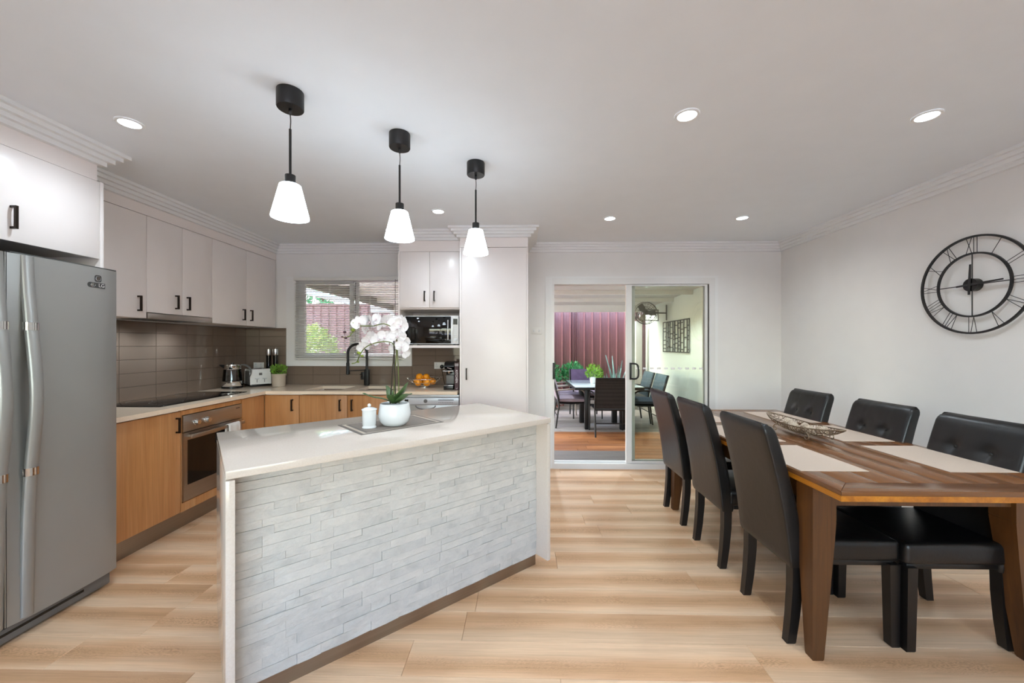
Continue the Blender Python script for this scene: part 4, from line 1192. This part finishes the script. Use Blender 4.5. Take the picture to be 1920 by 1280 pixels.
for a, Lp, Wp, zo in ((0, .036, .013, -.002), (125, .034, .012, -.002), (235, .034, .012, -.002), (72, .040, .024, 0), (-72, .040, .024, 0)):
    petal_faces(b, Matrix.Rotation(radians(a), 4, 'Z') @ Matrix.Translation((0, .003, zo)), Lp, Wp, .14)
FLW = b.build('flower', M['petal'], orc, 80, fix=False)
b = MB(); petal_faces(b, Matrix.Rotation(radians(180), 4, 'Z') @ Matrix.Rotation(radians(50), 4, 'X'), .018, .009, .3)
for s in (-1, 1): petal_faces(b, Matrix.Rotation(radians(180 + 60 * s), 4, 'Z') @ Matrix.Rotation(radians(60), 4, 'X'), .011, .006, .2)
b.ball((0, 0, .005), .004, seg=8, rings=6)
LIP = b.build('flower_lip', M['lip'], FLW, 80, fix=False)
rf = random.Random(5)
FL = [(674, 606), (684, 615), (682, 602), (695, 604), (706, 609), (711, 600), (723, 602), (741, 606), (750, 602), (757, 612), (748, 617), (683, 652), (692, 639), (702, 634), (713, 638), (724, 634), (735, 628), (748, 632), (759, 640), (757, 651), (741, 657), (753, 660)]
for i, (px, pz) in enumerate(FL):
    if i == 0: o = FLW
    else:
        o = FLW.copy(); COL.objects.link(o); o.parent = orc
        l2 = LIP.copy(); COL.objects.link(l2); l2.parent = o
    p = L(px, pz); o.location = (p[0], rf.uniform(-.045, .02), p[2])
    d = Vector((rf.uniform(-.75, .75) - (.3 if px < 700 else -.1), -1, rf.uniform(-.5, .35)))
    o.rotation_euler = (d.to_track_quat('Z', 'Y').to_matrix() @ Matrix.Rotation(rf.uniform(-.5, .5), 3, 'Z')).to_euler()
    o.scale = (rf.uniform(.92, 1.15),) * 3

# ================================================================== DINING
TBX, TBY, TZ = (1.244, 2.245), (1.53, 3.46), .80
dt = thing('dining_table', 'long dark timber dining table with amber edge and framed top', 'table', ((TBX[0] + TBX[1]) / 2, (TBY[0] + TBY[1]) / 2, 0))
hx, hy = (TBX[1] - TBX[0]) / 2, (TBY[1] - TBY[0]) / 2
bw = .094; zt0, zt1 = .780, TZ
def topboard(pts, m):
    return MB().prism(pts, zt0, zt1, 'z', chamfer=.0012).build('top_board', M[m], dt, 40)
g = .0006
for s in (-1, 1):
    topboard([(-hx + g, s * hy), (hx - g, s * hy), (hx - bw - g, s * (hy - bw) + s * g), (-hx + bw + g, s * (hy - bw) + s * g)], 'tablex')
    topboard([(s * hx, -hy + g), (s * hx, hy - g), (s * (hx - bw), hy - bw - g), (s * (hx - bw), -hy + bw + g)], 'table')
nb = 6; wb = 2 * (hx - bw) / nb
for i in range(nb):
    a = -hx + bw + i * wb
    topboard([(a + g, -hy + bw + g), (a + wb - g, -hy + bw + g), (a + wb - g, hy - bw - g), (a + g, hy - bw - g)], 'table')
b = MB()
for s in (-1, 1):
    b.box(-hx, hx, s * hy - (.0 if s < 0 else .05), s * hy + (.05 if s < 0 else 0), .758, zt0); b.box(s * hx - (0 if s < 0 else .05), s * hx + (.05 if s < 0 else 0), -hy + .05, hy - .05, .758, zt0)
b.build('edge_band', M['tableedge'], dt)
box('underframe', M['tableleg'], -hx + .05, hx - .05, -hy + .05, hy - .05, .766, zt0, dt)
lx0, ly0 = hx - .022, hy - .175
for s in (-1, 1):
    box('apron_end', M['tableleg'], -lx0 + .09, lx0 - .09, s * ly0 - .012 - s * .03, s * ly0 + .012 - s * .03, .665, .766, dt)
    box('apron_side', M['tableleg'], s * lx0 - .012 - s * .03, s * lx0 + .012 - s * .03, -ly0 + .09, ly0 - .09, .665, .766, dt)
for sx in (-1, 1):
    for sy in (-1, 1):
        rings = []
        for z, w in ((0, .044), (.008, .048), (.45, .088), (.60, .100), (.6015, .0985), (.604, .0985), (.6055, .100), (.766, .100)):
            X0, X1 = sx * lx0, sx * (lx0 - w); Y0_, Y1_ = sy * ly0, sy * (ly0 - w)
            rings.append([(X0, Y0_, z), (X1, Y0_, z), (X1, Y1_, z), (X0, Y1_, z)])
        MB().loft(rings).build('leg', M['tableleg'], dt)

def make_chair(label):
    t = thing('dining_chair', label, 'chair', group='black leather dining chairs')
    # backrest: rounded pad lofted up a leaning curve, two by two button tufts
    hw = .205; rings = []; H0, H1 = .352, 1.003; NH = 46
    tuf = [(sy * .075, z) for sy in (-1, 1) for z in (.62, .845)]
    def rear(z): u = (z - H0) / (H1 - H0); return -.246 - .050 * u - .077 * u * u
    for i in range(NH + 1):
        u = i / NH; z = H0 + (H1 - H0) * u
        th = .078 - .020 * u; e = 0
        if u > .93: k = (u - .93) / .07; sh = 1 - (1 - k * k) ** .5; e = sh * .022
        if u < .03: e = (1 - u / .03) * .006
        x0 = rear(z) + e; x1 = rear(z) + th - e * (1.3 if u > .5 else 1); w = hw - e * .9 - .004 * u; r_ = .016
        pts = []
        for cx, cy, a0 in ((x1 - r_, -w + r_, -90), (x1 - r_, w - r_, 0), (x0 + r_ * .5, w - r_ * .5, 90), (x0 + r_ * .5, -w + r_ * .5, 180)):
            rr = r_ if cx > (x0 + x1) / 2 else r_ * .5
            for q in range(5):
                a = radians(a0 + 22.5 * q); pts.append([cx + rr * cos(a), cy + rr * sin(a)])
            if a0 == -90:
                for q in range(1, 28): pts.append([x1, -w + r_ + (2 * w - 2 * r_) * q / 28])
            if a0 == 90:
                for q in range(1, 8): pts.append([x0, w - r_ * .5 - (2 * w - r_) * q / 8])
        for p in pts:
            if abs(p[0] - x1) < .004 and abs(p[1]) < w:
                f = .006 * cos(pi * p[1] / (2 * w)) * sin(pi * min(1, u * 1.02)) 
                dz = 0
                for ty, tzz in tuf: dz += .017 * math.exp(-((p[1] - ty) ** 2 + (z - tzz) ** 2) / .0008)
                for ty in (-.075, .075): dz += .0022 * math.exp(-(p[1] - ty) ** 2 / .00003)
                for tzz in (.62, .845): dz += .0022 * math.exp(-(z - tzz) ** 2 / .00006) * (1 if abs(p[1]) < .16 else .3)
                p[0] += f - dz
        rings.append([(p[0], p[1], z) for p in pts])
    bk_ = MB().loft(rings).build('backrest', M['leather'], t, 60)
    for ty, tzz in tuf:
        xx = rear(tzz) + (.078 - .020 * (tzz - H0) / (H1 - H0)) - .013
        MB().ball((xx, ty, tzz), .008, .5, 1, 1, 10, 6).build('tuft_button', M['leather'], bk_, 60)
    s = MB(); s.box(-.205, .243, -.208, .208, .385, .482)
    bmesh.ops.bevel(s.bm, geom=list(s.bm.edges), offset=.026, segments=4, affect='EDGES', profile=.6)
    bmesh.ops.subdivide_edges(s.bm, edges=[e for e in s.bm.edges if e.calc_length() > .2], cuts=5, use_grid_fill=True)
    for v in s.bm.verts:
        if v.co.z > .46: v.co.z += .010 * max(0, cos(pi * v.co.y / .44)) * max(0, cos(pi * v.co.x / .52))
    s.build('seat', M['leather'], t, 70)
    box('seat_rail', M['legblk'], -.19, .225, -.19, .19, .362, .386, t, .004)
    for sy in (-1, 1):
        yo = .186 * sy
        MB().loft([[(x + dx, yo + dy, z) for dx, dy in ((-w, -w), (w, -w), (w, w), (-w, w))] for x, z, w in ((.222, 0, .0175), (.219, .005, .019), (.215, .375, .0225))]).build('leg', M['legblk'], t)
        yo = .172 * sy
        MB().loft([[(x + dx, yo + dy, z) for dx, dy in ((-w, -w), (w, -w), (w, w), (-w, w))] for x, z, w in ((-.236, 0, .0175), (-.232, .005, .019), (-.218, .12, .021), (-.208, .25, .0225), (-.206, .39, .0235))]).build('leg', M['legblk'], t)
    return t
ch = make_chair('black chair on the door side nearest the camera, its plain back facing the island')
CX0, CX1 = 1.473, 1.957
ch.location = (CX0, 1.99, 0)
for x, y, rz_, lab in ((CX0, 2.585, 0, 'black chair between the two others on the island side of the table'), (CX0, 3.15, 0, 'black chair on the island side closest to the sliding door'),
                       (CX1, 1.965, pi, 'black tufted chair below the clock, at the table end with the large amber edge'), (CX1 + .005, 2.50, pi, 'middle black tufted chair along the clock wall'), (CX1, 3.11, pi, 'black tufted chair along the clock wall, nearest the room corner')):
    dup(ch, (x, y, 0), rz_, lab)
ch['label'] = 'black chair on the island side, beside the front table leg'

pm = None
for x, y, lab in ((1.408, 1.992, 'cream placemat in front of the island-side chair by the front table leg'), (1.405, 2.53, 'cream placemat mostly hidden behind the second island-side chair'), (1.405, 3.10, 'cream placemat at the door end of the island side'),
                  (2.060, 1.990, 'cream placemat before the clock-wall chair below the clock'), (2.045, 2.545, 'cream placemat before the middle clock-wall chair'), (2.040, 3.095, 'cream placemat behind the wire bowl at the corner chair')):
    if pm is None:
        pm = thing('placemat', lab, 'placemat', (x, y, TZ + .0003), 0, 'woven placemats on the dining table')
        MB().box(-.150, .150, -.227, .227, 0, .0014).build('woven_sheet', M['mat_'], pm)
        mb = MB()
        for s in (-1, 1): mb.box(-.150, .150, s * .2245 - .0025, s * .2245 + .0025, .0014, .0018); mb.box(s * .1475 - .0025, s * .1475 + .0025, -.222, .222, .0014, .0018)
        mb.build('bound_edge', M['mat_'], pm)
    else: dup(pm, (x, y, TZ + .0003), 0, lab)

wb_ = thing('wire_bowl', 'boat-shaped antique wire bowl on scroll feet, dining table', 'bowl', (1.755, 2.455, TZ), radians(4))
BL, BWd = .30, .088
def boat(u, v):      # u along -1..1, v across -1..1
    w = BWd * (1 - abs(u) ** 2.2) ** .8 + .002
    rim = .070 + .028 * u * u
    dep = .052 * (1 - abs(u) ** 2.5)
    return Vector((w * sin(v * pi / 2), u * BL, rim - dep * cos(v * pi / 2)))
b = MB(); b.tube([boat(u / 16, 1) for u in range(-16, 17)] + [boat(u / 16, -1) for u in range(15, -16, -1)], .0036, 6, True); b.build('rim', M['pewter'], wb_, 60)
b = MB()
for k in range(-13, 14):
    for s in (-1, 1):
        pts = []
        for q in range(11):
            v = -1 + q / 5; u = k / 11 + s * v * .16 + .03 * sin(v * 5 + k)
            if abs(u) <= .99: pts.append(boat(u, v))
        if len(pts) > 2: b.tube(pts, .0021, 4)
b.build('wire_lattice', M['pewter'], wb_, 60)
for u, s in ((.42, 1), (.42, -1), (-.42, 1), (-.42, -1)):
    p0 = boat(u, .6 * s); pts = [p0]
    for q in range(15):
        a = radians(110 - q * 30) if q < 14 else radians(110 - 13 * 30); r_ = .022 - .0011 * q
        pts.append(Vector((p0.x + s * (.010 + q * .0004), p0.y + r_ * cos(a) * (1 if u > 0 else -1), .0245 + r_ * sin(a))))
    MB().tube(pts, .003, 6).build('scroll_foot', M['pewter'], wb_, 60)
rb = None
for i, (u, v, dz) in enumerate(((-.55, 0, .016), (-.36, .25, .018), (-.33, -.32, .02), (-.14, .05, .018), (.05, .3, .02), (.05, -.33, .02), (.24, .0, .018), (.43, .12, .018))):
    p = boat(u, 0); loc = wb_.matrix_basis @ Vector((v * .11, p.y, p.z + dz + .013))
    if rb is None:
        rb = thing('rattan_ball', 'cream woven ball lying in the wire bowl', 'ball', loc, 0, 'woven balls in the wire bowl')
        MB().ball((0, 0, 0), .026, seg=20, rings=14).build('core', M['ball'], rb, 60)
        for q in range(5):
            rot = Matrix.Rotation(q * 1.3, 3, 'X') @ Matrix.Rotation(q * .9 + .3, 3, 'Y')
            MB().tube([rot @ Vector((.0265 * cos(2 * pi * k / 28), .0265 * sin(2 * pi * k / 28), 0)) for k in range(28)], .0016, 4, True).build('strand', M['ball'], rb, 60)
    else: dup(rb, loc, i * .7)

# ================================================================== CLOCK
ck_ = thing('wall_clock', 'large open black metal clock with roman numerals', 'clock', (XR - .026, 2.493, 1.742))
def cp(a, r, x=0): return (x, -r * sin(a), r * cos(a))
R1, R2 = .302, .197
for nm, r_, w in (('outer_ring', R1, .006), ('inner_ring', R2, .0055)):
    b = MB(); b.loft([[cp(2 * pi * k / 72, r_ + dr, x) for dr, x in ((-w, -.006), (w, -.006), (w, .006), (-w, .006))] for k in range(72)], closed=True); b.build(nm, M['black'], ck_, 40)
b = MB(); b.loft([[cp(2 * pi * k / 40, .040, x) for k in range(40)] for x in (-.014, .024)]); b.build('hub', M['blackpl'], ck_, 40)
for q in range(4): MB().tube([cp(q * pi / 2, .03), cp(q * pi / 2, R2)], .0032, 6).build('spoke', M['black'], ck_)
NUM = ['XII', 'I', 'II', 'III', 'IV', 'V', 'VI', 'VII', 'VIII', 'IX', 'X', 'XI']
for h, s in enumerate(NUM):
    a0 = h * pi / 6; wd = {'I': .018, 'V': .036, 'X': .034}; tot = sum(wd[c] for c in s); u = -tot / 2; b = MB()
    def np_(t, r):   # t tangential offset, r radius, parallel strokes
        c_, s_ = cos(a0), sin(a0); lx, lz = t, r
        return (0, -(lx * c_ + lz * s_), -lx * s_ + lz * c_)
    ri, ro = R2 + .003, R1 - .003
    for c in s:
        m_ = u + wd[c] / 2; k = wd[c] / 2 * .9
        if c == 'I': b.tube([np_(m_, ri), np_(m_, ro)], .0018, 5)
        elif c == 'V': b.tube([np_(m_, ri), np_(m_ - k, ro)], .0018, 5); b.tube([np_(m_, ri), np_(m_ + k, ro)], .0018, 5)
        else: b.tube([np_(m_ - k, ri), np_(m_ + k, ro)], .0018, 5); b.tube([np_(m_ + k, ri), np_(m_ - k, ro)], .0018, 5)
        u += wd[c]
    b.build('numeral', M['black'], ck_)
def hand(name, ang, l, tail, w0, w1, x):
    b = MB(); a = radians(ang); d = Vector(cp(a, 1)); n = Vector((0, d.z, -d.y))
    b.loft([[d * r_ + n * w + Vector((xx, 0, 0)) for w, xx in ((-ww, x), (ww, x), (ww, x - .003), (-ww, x - .003))] for r_, ww in ((-tail, w1), (-tail + .001, w1), (0, w0), (l, w1 * .8))])
    return b.build(name, M['black'], ck_)
hand('minute_hand', 87, .175, .070, .0065, .0055, -.020); hand('hour_hand', 2, .128, .062, .008, .006, -.016)

# ================================================================== PATIO
art = thing('wall_screen', 'dark cut-out metal screen with rectangles on the patio wall', 'wall art', (XR - .02, 7.17, 1.525))
AW, AH = .60, .295; b = MB()
def rbar(y0, y1, z0, z1): b.box(-.006, .006, y0, y1, z0, z1)
ra_ = random.Random(21); ncol = 9; cw = 2 * AW / ncol; ww_ = .010
rbar(-AW, AW, AH - .02, AH); rbar(-AW, AW, -AH, -AH + .02); 
cols = [-AW]
while cols[-1] < AW - .12: cols.append(cols[-1] + ra_.choice((.075, .09, .11, .14)))
cols[-1] = AW
for y_ in cols: rbar(max(-AW, y_ - ww_), min(AW, y_ + ww_), -AH + .02, AH - .02)
for a, c_ in zip(cols, cols[1:]):
    z_ = -AH + .02 + ra_.uniform(.03, .09)
    while z_ < AH - .06:
        rbar(a + ww_, c_ - ww_, z_, z_ + .018); z_ += ra_.choice((.05, .07, .10, .15)) + .018
b.build('cut_panel', M['art'], art)
for y_ in (-.5, .5): box('standoff', M['art'], .006, .020, y_ - .01, y_ + .01, -.01, .01, art)

fn = thing('wall_fan', 'caged fan on a square tube bracket high on the patio wall', 'fan', (2.42, 7.52, 1.99))
bm_ = MB(); bm_.tube([(.43, .55, .10), (.10, .35, .10), (.10, .35, -.12), (.43, .55, -.12)], .012, 6, True); bm_.tube([(.43, .1, .16), (.43, .1, -.14)], .014, 6); bm_.tube([(.43, .1, .0), (.06, .05, 0)], .014, 6); bm_.build('bracket', M['fan'], fn, 50)
fd = Vector((-.45, -.85, -.25)).normalized(); q = fd.to_track_quat('Z', 'Y').to_matrix().to_4x4()
MB().lathe([(0, -.11), (.045, -.11), (.05, -.02), (.02, .0), (0, 0)], 20, mx=q).build('motor', M['fan'], fn, 50)
b = MB()
for r_, z in ((.215, .03), (.215, .06), (.19, .10), (.13, .125), (.06, .132), (.19, -.01), (.12, -.03)): b.tube([q @ Vector((r_ * cos(2 * pi * k / 36), r_ * sin(2 * pi * k / 36), z)) for k in range(36)], .004, 5, True)
for k in range(20):
    a = 2 * pi * k / 20; b.tube([q @ Vector((r_ * cos(a), r_ * sin(a), z)) for r_, z in ((.05, -.03), (.19, -.01), (.215, .03), (.215, .06), (.19, .10), (.06, .132))], .002, 4)
b.build('cage', M['fan'], fn, 60)
for k in range(3):
    mx = q @ Matrix.Rotation(2 * pi * k / 3, 4, 'Z'); b = MB()
    b.loft([[mx @ Vector(p) for p in ((x, -w, .045 - s), (x, w, .045 + s), (x, w, .049 + s), (x, -w, .049 - s))] for x, w, s in ((.02, .02, .012), (.10, .055, .018), (.19, .05, .012))]); b.build('blade', M['fan'], fn)

lt = thing('patio_lantern', 'dark framed lantern mounted over the grey patio post', 'lantern', (2.64, 8.60, 1.93))
mb = MB()
for x in (-.065, .065):
    for y in (-.05, .05): mb.box(x - .008, x + .008, y - .008, y + .008, .02, .21)
mb.box(-.075, .075, -.06, .06, 0, .02); mb.box(-.08, .08, -.065, .065, .16, .225); mb.build('frame', M['black'], lt)
box('glass_box', M['glass'], -.056, .056, -.041, .041, .021, .158, lt)
MB().lathe([(.012, .02), (.012, .12), (0, .13)], 10).build('candle', M['trim'], lt)
box('wall_arm', M['black'], -.02, .02, .06, .12, .10, .14, lt)

# outdoor dining set
ot = thing('outdoor_table', 'glass-topped outdoor table with thick dark legs on the deck', 'table', (1.38, 6.60, 0))
box('glass_top', M['outglass'], -.53, .53, -.60, .60, .712, .720, ot, .002)
mb = MB(); mb.box(-.53, .53, -.60, -.545, .672, .711); mb.box(-.53, .53, .545, .60, .672, .711); mb.box(-.53, -.475, -.545, .545, .672, .711); mb.box(.475, .53, -.545, .545, .672, .711); mb.build('top_frame', M['outframe'], ot)
for x in (-.285, .285):
    for y in (-.24, .30): box('leg', M['outframe'], x - .042, x + .042, y - .042, y + .042, -.004, .672, ot, .004)
mb = MB()
for y in (-.24, .30): mb.box(-.47, .47, y - .02, y + .02, .645, .672)
mb.build('cross_rail', M['outframe'], ot)
def cushion(x0, x1, y0, y1, z0, z1, mx=None, n=3):
    b = MB(); b.box(x0, x1, y0, y1, z0, z1)
    bmesh.ops.subdivide_edges(b.bm, edges=list(b.bm.edges), cuts=7, use_grid_fill=True)
    cx, cy, cz = (x0 + x1) / 2, (y0 + y1) / 2, (z0 + z1) / 2; ex, ey, ez = (x1 - x0) / 2, (y1 - y0) / 2, (z1 - z0) / 2
    for v in b.bm.verts:
        u, w = (v.co.x - cx) / ex, (v.co.y - cy) / ey
        k = (1 - abs(u) ** 4) * (1 - abs(w) ** 4)
        k *= .75 + .25 * abs(cos(pi * w * n / 2))
        v.co.z = cz + (v.co.z - cz) * (.45 + .75 * k)
        if mx is not None: v.co = mx @ v.co
    return b
def patio_chair(label, x, y, rz_, seat, back, arm='outframe', cush=True):
    t = thing('outdoor_chair', label, 'chair', (x, y, -.004), rz_, 'outdoor chairs on the deck')
    for s in (-1, 1):
        yy = .265 * s
        MB().tube(smoothpath([(-.25, yy, 0), (-.215, yy, .25), (-.20, yy, .42), (-.25, yy, .66), (-.315, yy, .885)], 4), .014, 8).build('rear_leg', M['outframe'], t, 50)
        MB().tube(smoothpath([(.26, yy, 0), (.245, yy, .25), (.25, yy, .42), (.215, yy, .60), (.10, yy, .645), (-.10, yy, .635), (-.24, yy, .625)], 4), .013, 8).build('arm_frame', M[arm], t, 50)
    mb = MB()
    for xx, z in ((-.205, .40), (.25, .40), (-.315, .88)): mb.tube([(xx, -.265, z), (xx, .265, z)], .012, 8)
    mb.tube([(-.225, -.265, .2), (-.225, .265, .2)], .008, 6); mb.build('cross_bar', M['outframe'], t, 50)
    MB().loft([[(xx, yy, z), (xx, yy, z - .008)] + [(xx, -yy, z - .008), (xx, -yy, z)] for yy in (.252,) for xx, z in ((-.21, .41), (0, .40), (.25, .412))]).build('seat_sling', M['sling'], t)
    MB().loft([[(xx, .252, z), (xx - .010, .252, z), (xx - .010, -.252, z), (xx, -.252, z)] for xx, z in ((-.20, .42), (-.235, .60), (-.265, .74), (-.312, .89))]).build('back_sling', M['sling'], t)
    if cush:
        cushion(-.19, .265, -.245, .245, .412, .50).build('seat_cushion', M[seat], t, 60)
        mx = Matrix.Translation((-.195, 0, .47)) @ Matrix.Rotation(radians(-106), 4, 'Y')
        cushion(0, .43, -.24, .24, -.04, .05, mx, 4).build('back_cushion', M[back], t, 60)
    return t
patio_chair('black wicker outdoor chair seen from behind through the open door', 1.385, 6.03, pi / 2, 'purple', 'purple', cush=False)
patio_chair('outdoor chair with lilac-grey cushions by the latch side of the door', .84, 6.68, 0, 'lilac', 'lilac', 'armpl')
patio_chair('lilac outdoor chair further along the planted side of the deck', .84, 7.34, 0, 'lilac', 'lilac', 'armpl')
t_ = patio_chair('outdoor chair with purple back cushion at the fence end', 1.26, 7.50, -pi / 2, 'lilac', 'purple')
patio_chair('outdoor chair with blue-grey cushions seen through the glass pane', 2.03, 6.45, pi, 'navy', 'teal')
patio_chair('second blue-grey outdoor chair along the white patio wall', 2.03, 7.08, pi, 'brown', 'teal')
rp = random.Random(8)
tpn = thing('potted_plant', 'small leafy plant in a white pot on the outdoor table', 'plant', (1.235, 6.62, .7206))
MB().lathe([(0, 0), (.042, 0), (.055, .10), (.05, .10), (.045, .09), (0, .09)], 24).build('pot', M['white'], tpn, 40)
tag(foliage(MB(), 170, (0, 0, .16), (.11, .10, .08), .05, rp, .6).build('foliage', M['herb'], tpn, fix=False), kind='stuff')
mt = thing('door_mat', 'grey outdoor mat on the deck just outside the sliding door', 'mat', (.87, 4.78, -.0035))
box('mat_body', M['runnerdk'], -.50, .50, -.24, .24, 0, .010, mt, .002)
mb = MB()
for i in range(9): mb.box(-.48, .48, -.22 + i * .052, -.205 + i * .052, .010, .012)
mb.build('mat_ribs', M['greypl'], mt)
# planting along the fence
def shrub(label, x, y, z0, rx, ry, rz_, zc, n, leaf, m, sd, name='shrub', grp=None):
    r_ = random.Random(sd); t = thing(name, label, 'shrub', (x, y, z0), 0, grp)
    b = MB()
    for i in range(5):
        b.tube(smoothpath([(0, 0, -.02), (r_.uniform(-.1, .1) * rx * 3, r_.uniform(-.1, .1), zc * .5), (r_.uniform(-.6, .6) * rx, r_.uniform(-.4, .4) * ry, zc)], 3), .008, 5)
    b.build('stems', M['twig'], t, 60)
    tag(foliage(MB(), n, (0, 0, zc), (rx, ry, rz_), leaf, r_, .4).build('foliage', M[m], t, fix=False), kind='stuff')
    return t
gz = -.2
pb = thing('planter_bed', 'low timber planter along the maroon fence', 'planter', (1.3, 8.62, -.03))
for y_ in (-.28, .28): box('side_board', M['deckgrey'], -2.0, 1.2, y_ - .015, y_ + .015, 0, .22, pb)
box('soil', M['soil'], -2.0, 1.2, -.264, .264, 0, .18, pb)
shrub('green shrub behind the lilac outdoor chairs, latch side', .62, 8.50, .15, .27, .22, .28, .56, 900, .06, 'herbdk', 1, grp='hedge plants at the fence')
shrub('green shrub directly behind the purple cushioned chair', 1.16, 8.60, .15, .26, .20, .26, .58, 900, .06, 'herbdk', 2, grp='hedge plants at the fence')
shrub('lighter green shrub between purple chair and succulents', 1.62, 8.58, .15, .19, .20, .26, .52, 700, .06, 'herb', 3, grp='hedge plants at the fence')
shrub('low russet-leaved shrub in front of the hedge', .70, 8.28, -.03, .30, .14, .22, .28, 420, .06, 'redleaf', 4)
def spiky(label, x, y, z, n, hmin, hmax, w, sd):
    r_ = random.Random(sd); t = thing('succulent', label, 'plant', (x, y, z), 0, 'spiky succulents by the fence')
    for i in range(n):
        a = 2 * pi * i / n + r_.uniform(-.3, .3); h = r_.uniform(hmin, hmax); sp = r_.uniform(.12, .4) * h
        d = Vector((cos(a), sin(a), 0)); s = Vector((-sin(a), cos(a), 0))
        b = MB(); b.loft([[d * (sp * u ** 1.5 + .02) + Vector((0, 0, h * u)) + s * w * k + d * (.004 if abs(k) < .5 else .012) for k in (-1, 0, 1)] + [d * (sp * u ** 1.5 + .012) + Vector((0, 0, h * u)) ] for u, w in ((0, w * .6), (.35, w), (.7, w * .7), (1, .002))])
        b.build('blade_leaf', M['agave'], t, 50)
    return t
spiky('tall thin spiky succulent beside the door mullion', 2.12, 8.60, .15, 7, .7, 1.05, .03, 1)
spiky('short blue-green succulent left of the tall spiky one', 1.94, 8.52, .15, 8, .45, .62, .035, 2)
# seen through the kitchen window
shrub('tall lime-green shrub outside the kitchen window', -3.24, 6.05, gz, .32, .3, .42, 1.42, 1100, .09, 'bushl', 5)
shrub('lower pale green shrub below the kitchen window', -2.62, 5.85, gz, .24, .3, .2, 1.2, 600, .08, 'bushl', 6)
bt = thing('outdoor_bench', 'white-topped high bench just outside the kitchen window', 'bench', (-1.95, 5.15, gz))
box('bench_top', M['trim'], -.75, .75, -.28, .28, 1.41, 1.445, bt, .01)
for x in (-.68, .68):
    for y in (-.22, .22): box('leg', M['beam'], x - .025, x + .025, y - .025, y + .025, 0, 1.41, bt)
rt = random.Random(31)
tr = thing('tree', 'tree crown showing above the fence through the kitchen window', 'tree', (-6.4, 12.5, gz))
MB().tube(smoothpath([(0, 0, -.05), (.05, 0, 1.5), (-.05, 0, 2.6), (.0, 0, 3.6)], 4), [.11 - .005 * i for i in range(13)], 8).build('trunk', M['twig'], tr, 60)
tag(foliage(MB(), 1500, (0, 0, 3.9), (1.3, 1.2, 1.0), .22, rt, .2).build('foliage', M['herbdk'], tr, fix=False), kind='stuff')
